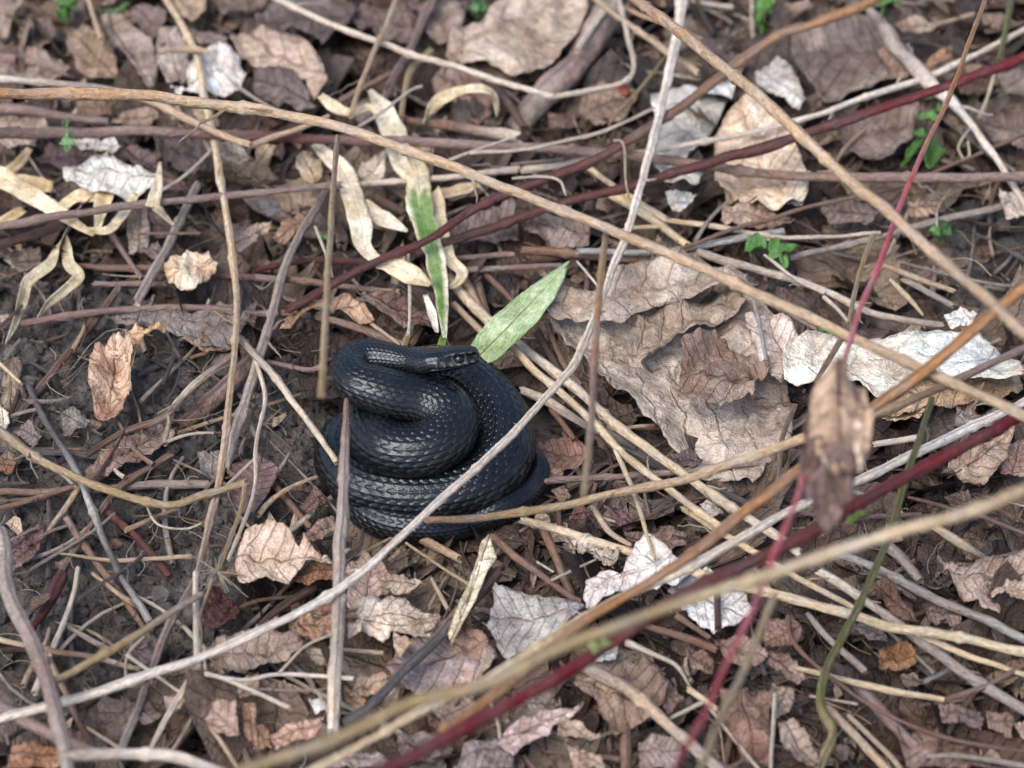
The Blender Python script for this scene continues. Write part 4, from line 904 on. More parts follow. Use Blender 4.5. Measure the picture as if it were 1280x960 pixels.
stem('-20,168 134,165 262,167 420,175 554,179 675,185 756,192 850,204 951,215 1011,220 1152,221 1310,220', (15, 13, 13, 12, 12, 13, 13), ['dbrown', 'purple', 'dred', 'purple', 'purple', 'brown', 'purple', 'purple'], [4.2, 3.8, 3.2, 3, 3, 3.4, 3.8], 'bristly_stalk', 'long purplish stem lying level across the upper part', G1, bristle=1.2, cat='stem')
stem('1310,58 1186,107 1085,141 1018,163 951,184 850,215 756,240 709,253 655,270 561,302 520,318', (13, 13, 13, 12, 11), ['crimson', 'crimson', 'dred', 'dred', 'dred', 'dbrown'], [5.5, 5, 4.2, 3.4, 2.6, 2.2], 'bramble_cane', 'dark crimson cane rising to the right edge near the top', G1, live=True, bristle=2, cat='cane')
stem('1110,-12 1092,0 1018,30 974,44 917,84 850,134 783,178 736,203 655,234 601,257 538,298 480,322 420,352 360,385', (13, 13, 12, 12, 11, 11), ['orange', 'orange', 'redbrown', 'dred', 'dred', 'dred'], [4.4, 4.4, 4.0, 3.6, 3.4, 3.0], 'bramble_cane', 'red-brown cane curving from the top edge to behind the coil', G1, live=True, bristle=1.6, cat='cane')
# ------------------------------------------------------------------ stalks and twigs on the litter, traced one by one
S = stem
S('413,230 366,312 333,417 302,521 282,585', (9, 12, 13, 13), ['purple', 'grey', 'grey', 'pale'], [2.2, 2.4, 2.2, 1.6])
S('302,424 335,462 363,495 420,574', (10, 9, 8), ['grey', 'pale', 'straw'], [2.5, 2.8, 3.2], label='pale stalk whose tip leans on the left of the coil', cat='stem', name='leaning_stalk', group=G1)
S('319,448 332,495 321,555 319,605 308,645 285,700', 6, 'pale', 2.6)
S('-20,528 0,540 50,576 111,603 201,630 255,619 307,604', (12, 11, 11, 9), ['grey', 'olive', 'olive', 'olive'], [2.4, 2.6, 3.0], label='olive stalk with a bent end lying across the dark soil', name='bent_stalk', cat='stem', group=G1)
S('307,604 299,642 272,712', 7, 'olive', [3.0, 2.8, 2.6])
S('-25,640 0,673 10,741 37,798 60,855 74,909 88,975', (18, 19, 19, 19, 17), ['grey', 'grey', 'purple', 'grey'], [4, 4.4, 5, 5.4], label='thick forked grey branch curving down the left edge', name='forked_branch', cat='branch', group='branches')
S('82,948 134,941 201,942 255,956 300,975', (16, 15, 14), ['grey', 'pale', 'grey'], [5.4, 5.2, 5.0], label='side branch of the forked grey branch along the bottom edge', name='side_branch', cat='branch', group='branches')
S('66,852 134,815 201,774 250,746', (11, 11, 9), ['olive', 'olive', 'grey'], [4.8, 4.2, 3.6])
S('0,97 101,107 175,122 235,149 312,181', (9, 9, 9), ['pale', 'grey', 'tan', 'tan'], 4.2, label='pale stalk crossing under the tan stem at the left', cat='stem', name='crossing_stalk', group=G1)
S('312,181 386,156 410,146', 8, 'tan', 4.1)
S('-20,288 134,260 269,245 396,235 425,232', (11, 10, 9), ['purple', 'purple', 'purple'], 3.2)
S('-20,310 30,297 75,283', 14, 'dbrown', 2.2)
S('-20,411 134,389 215,384 336,390 396,399 432,406 507,433', (9, 9, 10), ['redbrown', 'purple', 'brown', 'brown'], [1.6, 1.8, 2, 2.2], label='brown twig lying level from the left edge to behind the coil', name='level_twig', cat='twig')
S('320,-15 420,32 507,65 601,93 689,121', (8, 8, 8), ['pale', 'pale', 'pale'], 3.2, label='pale bent stalk below the big crinkled top leaf', name='bent_stalk', cat='stem', group=G1)
S('689,121 786,98 784,44 770,-15', 7, 'pale', 3.2)
S('782,192 850,181 984,155 1085,121 1169,91 1310,22', (7, 8, 8), ['pale', 'white', 'pale'], 3.0)
S('1085,9 1098,25 1112,46 1121,60 1140,78 1166,104 1193,131 1240,191 1310,300', (9, 19, 20, 11, 9, 9, 9), ['grey', 'grey', 'white', 'pale', 'pale'], [2.6, 3.0, 3.0, 3.0], label='pale stalk with a swollen spindle head near the top right', name='spindle_stalk', cat='stem', nodes=False, group=G1)
S('850,312 934,282 1018,259 1129,232 1186,208 1310,155', 6, 'brown', 2.4)
S('870,281 917,289 984,299 1099,292', 6, 'pale', 2.0)
S('987,322 1060,305 1120,290 1170,277 1275,254', 10, 'grey', 1.8)
S('865,309 978,289', 10, 'bluegrey', 1.9)
# straw bundle from the coil to the lower right
S('560,350 610,401 661,441 721,488 795,549 862,599 922,640 1000,690', (13, 13, 12, 12), ['straw', 'pale', 'straw', 'pale'], [1.6, 1.9, 2.2, 2.0])
S('630,424 701,491 748,535 782,569 846,619 900,660', (10, 10, 9), ['straw', 'straw'], 2.6, bristle=3)
S('654,489 690,505 735,531 795,559', (12, 11, 10), ['pale', 'grey', 'dgrey'], 1.6, cut=True)
S('765,547 815,575 838,587', 17, 'dgrey', 1.3)
S('655,648 722,671 790,691 843,708 927,735 1052,765 1136,785 1310,818', (11, 12, 12, 13, 12), ['straw', 'straw', 'straw', 'straw'], [1.6, 2.2, 2.6, 2.6, 2.6], label='long straw stalk from the tail to the right edge', name='straw_stalk', cat='stem', bristle=2, group=G1)
S('855,636 887,658 984,715 1067,760', 9, 'straw', 2.0)
S('1047,688 1129,728 1186,755 1310,812', (11, 12, 11), ['bluegrey', 'grey', 'bluegrey'], 1.9)
S('996,835 1085,856 1179,874', (6, 9, 8), 'straw', 2.0, label='cracked straw stalk lying below the long straw stalk', name='cracked_stalk', cat='stem', group=G1)
S('1179,874 1236,856 1310,812', 8, 'brown', 2.0)
S('985,772 992,802 1038,846 1102,890 1186,922 1310,942', 6, 'redbrown', 2.1)
S('1149,795 1219,822 1310,852', 9, 'straw', 2.0)
S('1036,884 1075,925 1130,985', (12, 11), 'tan', 1.9, cut=True)
S('1027,716 1085,752 1120,776 1177,820 1232,858 1310,905', (11, 12, 14, 12), ['pale', 'grey', 'grey'], 1.9)
S('1010,767 1035,797 1080,838', 10, 'grey', 1.7)
S('1075,860 1135,925 1162,950', 16, 'purple', 1.4)
S('1160,945 1210,945 1310,962', 9, 'grey', 1.8)
S('1060,895 1115,947 1140,985', 8, 'tan', 1.5)
S('1112,790 1140,815 1167,842', 5, 'grey', 1.6)
S('1190,835 1155,853', 6, 'bluegrey', 1.4)
S('1012,870 1070,880', 4, 'pale', 1.9)
S('968,868 966,910 962,975', 6, 'pale', 2.4)
S('1110,682 1130,700 1150,725', 13, 'grey', 1.6)
S('1170,660 1210,685 1240,702', (10, 12, 5), ['tan', 'tan', 'dgrey'], 1.8)
S('1095,555 1145,547', 10, 'pale', 1.8)
S('1220,642 1310,678', 6, 'purple', 1.6)
S('1135,622 1177,632 1215,644', 6, 'redbrown', 1.8)
S('992,508 977,555 970,622', 7, 'brown', 3.0)
# top left
S('-10,135 17,137 62,143 135,152', 13, 'purple', 1.9, bristle=2)
S('-10,72 50,79 85,88', 14, 'purple', 1.6)
S('107,-15 120,27 127,50', 7, 'tan', 2.2)
S('200,67 220,61 247,62 262,66', (4, 6, 10, 5), 'tan', 3.9)
S('252,78 277,95 320,123 345,138', 6, 'grey', 2.6)
S('262,190 235,215 205,236 195,240', 5, 'pale', 3.5)
S('35,12 70,25 110,35', 9, 'dbrown', .9)
# top middle
S('499,-15 482,32 462,75 447,112 438,144', 7, 'tan', 3.6)
S('549,-15 520,47 510,67 492,100 478,126', 12, 'purple', 2.0)
S('527,108 510,115 480,138 450,157', 4.5, 'pale', 3.8)
S('425,126 455,110 490,92', 9, 'brown', 1.5)
S('507,150 550,155 595,163 645,170', (10, 14, 14), ['brown', 'redbrown', 'pale'], 1.8)
S('605,95 632,124 655,160', (14, 11, 10), 'dbrown', 2.0)
S('445,231 500,228 570,220 645,212', 9, 'pale', 2.0)
S('562,199 600,186 642,172', 4.5, 'pale', 3.8)
S('538,64 515,85 507,112 502,148', (10, 8, 7), 'olive', 2.2)
S('480,45 500,20 512,5', 5, 'grey', 1.6)
S('760,18 722,76 677,122 650,158', (36, 36, 34, 30), ['grey', 'purple', 'grey'], [2.0, 1.8, 1.4, .4], label='thick grey rotten log slanting below the big top leaf', name='rotten_log', cat='log', group='logs', nodes=False)
S('757,8 722,62', 10, 'pale', 3.0)
S('735,-12 767,17 835,67 872,91', 9, 'tan', 3.2)
S('780,10 815,25 877,48', 6, 'tan', 2.6)
S('836,68 800,112 762,155', 5, 'olive', 2.8)
S('818,133 765,160 702,178 640,188 590,190', 6, 'pale', 4.0)
S('768,177 778,177 782,190 783,225 786,245', 4, 'tan', 4.2)
S('640,223 677,221 700,226 707,242', 4, 'pale', 3.9)
S('655,213 710,205 735,200', 9, 'pale', 1.9)
S('640,205 702,199', 5, 'grey', 2.2)
S('735,210 765,231 780,240 832,275', 9, 'straw', 2.0)
S('832,275 890,282 960,296', 8, 'straw', 2.0)
S('765,243 815,275 858,305', 12, 'straw', 1.8)
S('655,312 740,320 815,325 865,328', 13, 'brown', 1.6)
S('725,316 815,314 877,307 962,292', 8, 'bluegrey', 2.1)
S('640,335 700,331', 8, 'purple', 1.8)
S('566,323 640,319', 8, 'purple', 1.7)
S('580,337 640,335', 9, 'grey', 1.7)
S('808,340 835,325', 4.5, 'brown', 2.2)
S('722,327 735,342 748,358', 3.5, 'white', 2.6)
S('872,315 920,331 960,341 1035,366 1080,388 1120,398 1178,408', 11, ['grey', 'pale', 'grey'], 2.0)
S('955,320 997,350 1030,366', 5, 'pale', 2.4)
S('1030,372 1045,385 1062,404', 6, 'pale', 2.4)
S('1103,330 1147,347 1192,363', 8, 'tan', 1.9)
S('1113,350 1135,372 1154,394', (5, 7, 3), 'straw', 2.0)
S('1132,350 1192,383', 9, 'grey', 1.5)
S('1090,297 1072,345 1060,402', 7, 'olive', 4.0)
S('1052,425 1020,476', 8, 'brown', 4.5)
S('955,373 1020,412', 5, 'grey', 1.9)
S('1187,238 1172,260 1171,282', 3.5, 'pale', 2.4)
S('941,367 950,410 958,450', 6, 'bluegrey', 3.0)
S('775,290 790,285 825,284', 6, 'straw', 1.9)
S('1230,700 1280,690 1310,695', 5, 'purple', 1.9)
S('1172,30 1215,18', 6, 'tan', 1.8)
S('1095,150 1060,180 1040,210', 4.5, 'tan', 1.5)
S('870,300 890,270 910,252', 6, 'grey', 2.2)
# behind the coil
S('322,347 395,355 460,362 499,364', 9, ['purple', 'brown', 'grey'], 1.9, cut=True)
S('320,338 382,325 460,327', 9, 'dred', 1.4)
S('470,247 505,266', 12, 'dbrown', 1.3)
S('465,405 500,431', 5, 'tan', 2.6)
S('335,452 382,462 398,460', 8, 'purple', 1.6)
S('378,442 425,400', 6, 'dbrown', 1.4)
S('582,352 610,402', 10, 'tan', 1.5)
S('594,338 608,392', 11, 'brown', 1.3)
S('607,342 642,377', 10, 'redbrown', 1.3)
S('568,380 602,414', 9, 'tan', 1.6)
S('512,318 513,390 511,418', 4.5, 'cream', 2.6)
S('514,410 505,434', 9, 'olive', 2.4)
S('672,417 700,463', 11, 'dbrown', 1.7)
S('684,405 705,455 727,482', 9, 'brown', 1.9)
S('690,512 717,548', 9, 'redbrown', 1.4)
S('395,285 408,320 415,345', 4, 'pale', 2.6)
# left soil
S('246,235 215,297 172,376', (11, 12, 13), ['grey', 'grey', 'grey'], 2.0, cut=True, label='grey cut stick end lying left of the cream torn leaf', name='cut_stick', cat='stick', group='sticks')
S('137,290 177,348', 9, 'purple', 1.4)
S('72,332 187,336 280,345 330,347', 9, 'redbrown', 1.2)
S('118,356 205,355', 8, 'purple', 1.3)
S('147,361 120,400 80,447 55,478 15,530', (9, 10, 10, 9), ['brown', 'dbrown', 'redbrown', 'dgrey'], 1.3)
S('-10,445 27,480', 5.5, 'straw', 1.8)
S('25,425 5,452', 5, 'grey', 1.4)
S('255,238 260,270 282,298', 3.5, 'black', 2.8)
S('290,443 247,477 225,500 200,525 155,542 110,567', (7, 9, 9, 8), ['brown', 'pale', 'brown', 'dbrown'], 1.9)
S('172,470 222,445', 9, 'dgrey', 1.2)
S('207,412 225,447', 5, 'dgrey', 1.8)
S('330,440 280,487 228,533', (24, 24, 20), ['dbrown', 'purple', 'dbrown'], 1.2, label='thick dark branch half sunk in the soil left of the coil', name='sunken_branch', cat='branch', group='branches', nodes=False)
S('175,292 250,292', 4.5, 'brown', 2.2)
S('38,485 45,500 82,567 105,612 130,672 152,720 187,779', (8, 9, 9, 9), ['dgrey', 'dgrey', 'bluegrey', 'dgrey', 'bluegrey'], 1.6)
S('-15,561 87,567 160,578', 10, 'dgrey', 1.2)
S('-15,616 112,612 175,607 262,605', 11, ['brown', 'purple', 'grey'], 1.1)
S('-15,640 50,622 98,605', 8, 'brown', 1.4)
S('45,684 77,642 98,612', 9, 'tan', 1.3)
S('212,572 155,605 120,645 97,680 70,722', 9, ['redbrown', 'brown', 'brown', 'purple'], 1.4)
S('138,641 175,675 212,720', (12, 10, 9), 'dred', 1.2)
S('76,694 150,701 238,697', (4, 6, 6), 'tan', 1.5)
S('62,618 62,667 60,722', 8, 'dgrey', 1.1)
S('85,650 105,680 130,715 175,778 195,812', 10, ['purple', 'brown', 'brown'], 1.2)
S('182,628 197,655 232,660 252,654', 3.5, 'cream', 1.8)
S('320,572 285,606', 4.5, 'pale', 2.6)
S('262,682 322,680', 4.5, 'redbrown', 1.2)
# bottom left
S('-15,796 57,812 117,822 174,837', 8, ['straw', 'brown', 'tan'], 1.7)
S('85,784 137,813', 8, 'grey', 1.4)
S('57,820 82,870 100,907 122,938', 9, ['tan', 'brown', 'dbrown'], 1.5)
S('110,910 152,937', 6, 'tan', 1.6)
S('78,718 57,762 37,788', (18, 14, 8), 'dred', 1.4)
S('245,718 245,782 248,830', (8, 8, 9), 'pale', 3.0)
S('248,830 225,870 186,940', (8, 8, 7), 'pale', [3.0, 2.6, 2.0])
S('250,837 285,850 322,866 362,884', 6, 'pale', 3.0)
S('250,842 307,848 350,842 440,848', 6, 'white', 2.9)
S('265,725 250,770', 4.5, 'tan', 3.0)
S('160,820 225,866', 5, 'pale', 2.6)
S('180,796 160,820 157,850', 4.5, 'pale', 2.5)
S('252,897 275,925 298,960', 7, 'tan', 1.8)
S('-15,875 50,910 122,942', 17, 'purple', 3.0)
S('350,841 382,807 420,791', 4.5, 'pale', 3.0)
S('322,861 402,862 418,850', 4.5, 'grey', 2.2)
S('392,734 345,765 327,782', 11, 'dbrown', 1.4)
S('620,718 570,770 550,792 510,835 470,875 436,900', (15, 17, 15, 13, 12), ['dbrown', 'brown', 'dgrey', 'dgrey', 'dgrey'], [1.8, 2.4, 2.6, 3, 3], label='dark grey-brown stick slanting below the coil to the tan stem', name='dark_stick', cat='stick', group='sticks')
S('540,724 560,762', 6, 'tan', 2.2)
S('557,722 537,758', 4, 'tan', 2.0)
S('430,812 478,816', 6, 'tan', 1.8)
S('342,605 387,658', 9, 'brown', 1.2)
S('362,678 445,668', 5, 'brown', 1.4)
S('433,703 450,685 453,663', 5, 'dgrey', 2.0)
S('520,669 572,697', 13, ['brown', 'tan'], 1.3, cut=True)
S('508,680 588,731', 5, 'tan', 1.5)
S('455,690 490,672 515,660', 5, 'olive', 1.4)
S('240,735 252,790 248,820', 4, 'tan', 2.2)
# bottom middle and right
S('618,672 655,705 705,738 727,749', 10, ['brown', 'redbrown', 'redbrown'], 1.8)
S('679,660 699,708 719,758', 12, 'brown', 1.4)
S('719,690 737,735', 11, 'tan', 1.5)
S('808,784 855,797 892,811', 11, 'redbrown', 1.5)
S('785,804 815,817 845,832 864,860', (10, 6, 3), 'pale', 1.9)
S('727,832 780,860 830,900 905,965', (15, 15, 15), ['grey', 'tan', 'grey'], 2.4, label='stout grey stick lying on the muddy brown leaf', name='stout_stick', cat='stick', group='sticks')
S('782,908 783,975', 15, 'brown', 1.6, cut=True)
S('862,862 896,886', 8, 'straw', 1.9)
S('839,897 881,877', 6, 'pale', 1.8)
S('887,884 915,920 955,970', 5, 'pale', 1.9)
S('897,742 897,784', 9, 'dbrown', 2.4)
S('847,770 887,797', 9, 'brown', 1.4)
S('771,565 792,610 805,655 819,697', 6.5, 'straw', 3.2)
S('742,634 762,665 788,683', 8, 'tan', 2.6)
S('680,603 740,597 840,591 890,586 962,577', 9, ['purple', 'purple', 'grey', 'grey'], 1.8)
S('795,655 840,630 888,620', 4.5, 'brown', 1.5)
S('884,607 938,631', 10, 'dgrey', 1.5)
S('690,840 700,880 695,900', 4, 'tan', 1.4)
S('655,945 680,975', 9, 'brown', 1.3)
S('685,940 760,946 775,950', 7, 'brown', 1.3)
S('690,725 745,700', 4, 'pale', 2.0)
S('672,703 692,715', 3.5, 'white', 1.6)

# ------------------------------------------------------------------ grass blades
CR, CR2 = (216, 201, 168), (196, 176, 142)
ribbon('-12,216 40,245 80,270 117,294', (25.6, 25.6, 19.2, 3.8), (214, 194, 156), 2.6, 'broad straw blade slanting down from the left edge', CR2)
ribbon('128,193 133,225 129,255 121,290', (16.6, 23.0, 21.8, 6.4), (226, 206, 168), 2.4, 'upright cream blade standing before the white leaf')
ribbon('200,202 197,230 191,259', (2.6, 11.5, 19.2), (226, 211, 180), 3.6, 'short cream spike right of the upright cream blade')
ribbon('88,284 72,308 62,332 35,352 28,374 20,402 7,430', (11.5, 12.8, 16.6, 14.1, 17.9, 11.5, 2.6), (206, 194, 166), 1.9, 'twisted straw ribbon curling down to the left edge', twist=3.0)
ribbon('80,296 87,330 98,346 82,362 60,380 47,397', (12.8, 15.4, 16.6, 11.5, 11.5, 5.1), (208, 197, 170), 1.8, 'curled straw ribbon bent like a hook over the soil', twist=2.0)
ribbon('70,264 100,246 138,243', (12.8, 19.2, 17.9), (222, 202, 162), 2.2, 'cream blade lying level behind the broad straw blade')
ribbon('108,287 135,288 150,273 172,243', (7.7, 11.5, 12.8, 11.5), (216, 201, 168), 2.5, 'looped straw blade below the white leaf')
ribbon('193,257 217,281', (12.8, 3.8), (206, 190, 160), 2.3, 'small pointed blade below the cream spike')
ribbon('3,218 22,206 38,186', (11.5, 15.4, 7.7), (194, 172, 136), 1.9, 'short ochre blade near the left edge')
ribbon('-12,228 30,229 66,234', (25.6, 25.6, 12.8), (214, 194, 158), 1.7, 'pale ochre blade under the broad straw blade')
ribbon('30,262 5,275 -10,280', (12.8, 11.5, 10.2), (206, 186, 146), 2.0, 'faded blade end leaving at the left edge')
ribbon('393,180 412,198 430,218 440,246 450,280 453,305 465,321 480,330', (12.8, 23.0, 26.9, 28.2, 25.6, 26.9, 19.2, 12.8), (228, 214, 188), 2.6, 'long cream blade bending down above the coil', (205, 186, 152))
ribbon('470,332 490,333 510,342 538,356', (15.4, 29.4, 25.6, 6.4), (224, 206, 172), 2.9, 'cream blade tip under the red-brown cane')
ribbon('452,258 475,272 509,289', (23.0, 26.9, 3.8), (224, 208, 184), 2.2, 'pointed cream blade left of the green blade')
ribbon('462,113 480,140 492,165 498,200 512,222', (6.4, 28.2, 32.0, 25.6, 12.8), (218, 208, 184), 2.2, 'pale broad blade coming down from the top stalks')
ribbon('400,120 420,135 442,141 460,134 474,141', (10.2, 15.4, 12.8, 11.5, 6.4), (212, 196, 164), 3.0, 'thin cream blade bent under the arching stem')
ribbon('529,154 537,140 552,123 585,112 612,115 620,130 621,147', (10, 17, 16, 12, 14, 12, 3), (216, 200, 165), [2.0, 2.4, 3.0, 3.2, 3.0, 2.4, 2.0], 'arched cream blade above the level purplish stem', twist=2.6)
ribbon('542,238 550,278 560,322 577,340 571,355 558,360', (17.9, 20.5, 16.6, 19.2, 16.6, 5.1), (214, 198, 168), 2.3, 'hooked cream blade curling right of the green blade', twist=1.4)
ribbon('548,242 570,240 600,228', (12.8, 16.6, 5.1), (208, 188, 160), 1.9, 'tan blade scrap right of the green and cream blade')
ribbon('532,368 540,392 546,415', (5.1, 11.5, 5.1), (228, 222, 206), 2.6, 'small white sheath beside the foot of the green blade')
def gsplit(tv, xv, col):
    g = lin((92, 126, 56)); g2 = lin((126, 156, 88)); wh = lin((224, 218, 198))
    inside = ((tv > .24) & (tv < .97) & (np.abs(xv+.15*(tv < .6)) < 1.02-.55*np.clip((tv-.45)/.3, 0, 1)*(xv < 0)))
    mixv = np.clip(.5+.5*np.sin(tv*23+xv*3), 0, 1)[:, None]
    sm = lambda a, b, q: np.clip((q-a)/(b-a), 0, 1)
    lim = 1.05-.5*np.clip((tv-.45)/.3, 0, 1)*(xv < 0)
    fi = (sm(.20, .30, tv)*(1-sm(.92, 1.0, tv))*(1-sm(lim-.35, lim+.15, np.abs(xv+.15*(tv < .6)))))[:, None]
    fw = sm(.22, .4, tv)[:, None]*.7; base = col*(1-fw)+wh*fw; yl = lin((168, 176, 96)); gr = g*(1-mixv*.6)+g2*mixv*.6
    return base*(1-fi)+(gr*fi+yl*(1-fi))*fi
ribbon('516,190 522,225 526,262 533,292 543,322 550,354 554,390 556,422', (26, 30, 34, 33, 26, 22, 15, 5), (220, 206, 172), [2.0, 2.4, 2.6, 2.6, 2.6, 2.6, 2.4], 'half green half cream grass blade above the head', cat='grass blade', name='striped_grass_blade', mat=M_GREEN, split=gsplit, cup=.15)
ribbon('554,418 552,432', (8, 10), (120, 150, 70), 2.2, 'green shoot base just behind the head', mat=M_GREEN, name='shoot', cat='shoot')
LF('px', '588,432 596,420 618,396 645,373 680,346 713,326 704,350 690,378 668,408 645,430 622,449 610,455', (168, 186, 142), 2.6, 'pale green lance-shaped blade beside the head', c2=(146, 166, 118), mat=M_GREEN, name='green_leaf', axis=((598, 445), (713, 326)), crumple=.12, curl=.1, rag=.15, dh=(.4, .6), group='green leaves',
   midrib=('600,443 640,403 708,331', .02, (150, 170, 122)))

# ------------------------------------------------------------------ seedlings
def seedling(leaves, stemline, label, c=(92, 150, 62), h=1.6):
    base = P(*stemline[-1], .6); e = empty('seedling', base); USED[label] = 1
    tag(e, label, 'seedling', 'green seedlings')
    C = catmull(np.array([P(u, v, h-.5*k) for k, (u, v) in enumerate(stemline)]), 14); V, F4, F3, uvl, _ = tube(C, np.linspace(.07, .10, 14), 7, 5)
    me, o = mesh('stem', V, [F4, F3], col=np.tile(lin(c)*.9, (len(V), 1)), uvl=uvl); link('stem', me, o, M_LIVE, e)
    for k, (u, v, ln, wd, an) in enumerate(leaves):
        t = np.linspace(0, 2*math.pi, 14, endpoint=False); a = math.radians(an)
        x = np.cos(t)*ln/2; y = np.sin(t)*wd/2*(1-.25*np.cos(t))
        poly = np.stack([u+x*math.cos(a)+y*math.sin(a), v-x*math.sin(a)+y*math.cos(a)], 1)
        NLF[0] += 1
        sh = leaf_sheet(poly, h+.25*((k*.37) % 1), tuple(np.array(c)*(.74+.24*((k*.61) % 1))), seed=NLF[0]*3+2, crumple=.9, curl=.9, rag=.4, bend=1.2)
        if sh: leaf_obj('leaf', M_GREEN, sh, .03, e)
seedling([(945, 312, 28, 20, 8), (968, 308, 20, 11, 60), (985, 312, 26, 11, 10), (980, 326, 22, 10, -75), (968, 320, 20, 10, 200)], [(972, 316), (976, 330)], 'low green seedling with rounded leaves under the level stem', (104, 166, 78), 2.2)
seedling([(1168, 198, 32, 26, 50), (1160, 148, 12, 26, 80), (1143, 186, 34, 9, 50), (1178, 136, 14, 10, 30), (1150, 168, 8, 20, 80)], [(1152, 165), (1138, 195), (1128, 206)], 'tall green seedling behind the pink stem near the top right', (84, 142, 54), 2.0)
seedling([(953, 14, 18, 24, 80), (962, 6, 16, 14, 40), (946, 26, 12, 12, 20)], [(955, 22), (953, 40)], 'bright green seedling at the top edge beside the red-brown cane', (92, 158, 56), 1.6)
seedling([(1112, 3, 34, 20, 10)], [(1105, 10), (1100, 22)], 'green leaf tip at the top edge above the spindle head', (104, 160, 72), 2.2)
seedling([(1178, 284, 18, 12, 40), (1168, 292, 16, 12, 150), (1184, 294, 14, 10, -30)], [(1175, 290), (1175, 300)], 'small green seedling left of the bare soil at the edge', (84, 140, 72), 1.8)
seedling([(1030, 414, 16, 11, 30), (1040, 420, 14, 10, -40)], [(1034, 416), (1035, 424)], 'tiny green shoot above the long white leaf', (110, 176, 74), 1.8)
seedling([(82, 10, 22, 26, 70), (92, 3, 16, 14, 20), (76, 20, 14, 12, 120)], [(84, 14), (84, 26)], 'blurred green seedling at the top edge in the left corner', (96, 158, 66), 1.8)
seedling([(150, 12, 32, 6, 35), (138, 18, 22, 5, 150)], [(142, 18), (140, 24)], 'thin-leaved green sprout at the top edge left of the tall stalk', (88, 136, 66), 1.6)
seedling([(600, 6, 16, 12, 60), (592, 12, 14, 9, 150), (608, 14, 14, 8, -10)], [(600, 12), (598, 22)], 'dark green tuft at the top edge left of the big top leaf', (90, 140, 84), 1.6)
seedling([(82, 156, 10, 8, 90), (85, 180, 9, 20, 90), (86, 188, 10, 8, 40)], [(84, 160), (85, 188)], 'little green sprout poking past the level purplish stem', (120, 168, 104), 4.3)
seedling([(402, 297, 8, 6, 20), (408, 300, 7, 6, -20)], [(404, 299), (405, 305)], 'minute green sprout left of the long cream blade', (96, 158, 80), 2.0)
seedling([(1076, 645, 20, 8, 15), (1066, 650, 14, 7, 30)], [(1070, 648), (1062, 652)], 'lime green bud on the crimson cane under the hanging leaf', (158, 190, 90), 12.0)
seedling([(757, 808, 16, 11, 15), (741, 810, 9, 12, 80)], [(752, 808), (744, 814)], 'pale green bud on the crimson cane near the bottom', (170, 184, 110), 13.0)
stem('1268,-15 1257,40 1247,78', (9, 8, 7), ['green', 'green', 'green'], 3.2, 'green_stalk', 'thin green stalk at the top right behind the crimson cane', 'green stalks', live=True, cat='stem')
stem('1244,92 1235,120 1225,145', 5, 'cream', 2.4)
stem('1205,200 1198,185 1205,170 1215,158', 4, 'cream', 2.0); stem('1205,200 1212,195 1210,178', 4, 'cream', 2.0)
# fuzzy seed head by the tall stalk
sh_e = empty('seed_head', P(272, 715, 2.6)); tag(sh_e, 'fuzzy pale seed head crossing the tall stalk in the lower left', 'seed head')
r_ = np.random.default_rng(5)
for k in range(16):
    a = r_.uniform(0, 2*math.pi); ln = r_.uniform(.5, 1.5); c0 = P(272, 715, 2.6)
    d = np.array([math.cos(a), math.sin(a)*.8, r_.uniform(-.3, .8)]); d /= np.linalg.norm(d)
    C = np.array([c0+d*ln*t+np.array([0, 0, -.25*t*t]) for t in np.linspace(0, 1, 8)]); V, F4, F3, uvl, _ = tube(C, np.linspace(.045, .02, 8), 5, k)
    me, o = mesh('ray', V, [F4, F3], col=np.tile(lin((176, 164, 150)), (len(V), 1)), uvl=uvl); link('ray', me, o, M_STEM, sh_e)

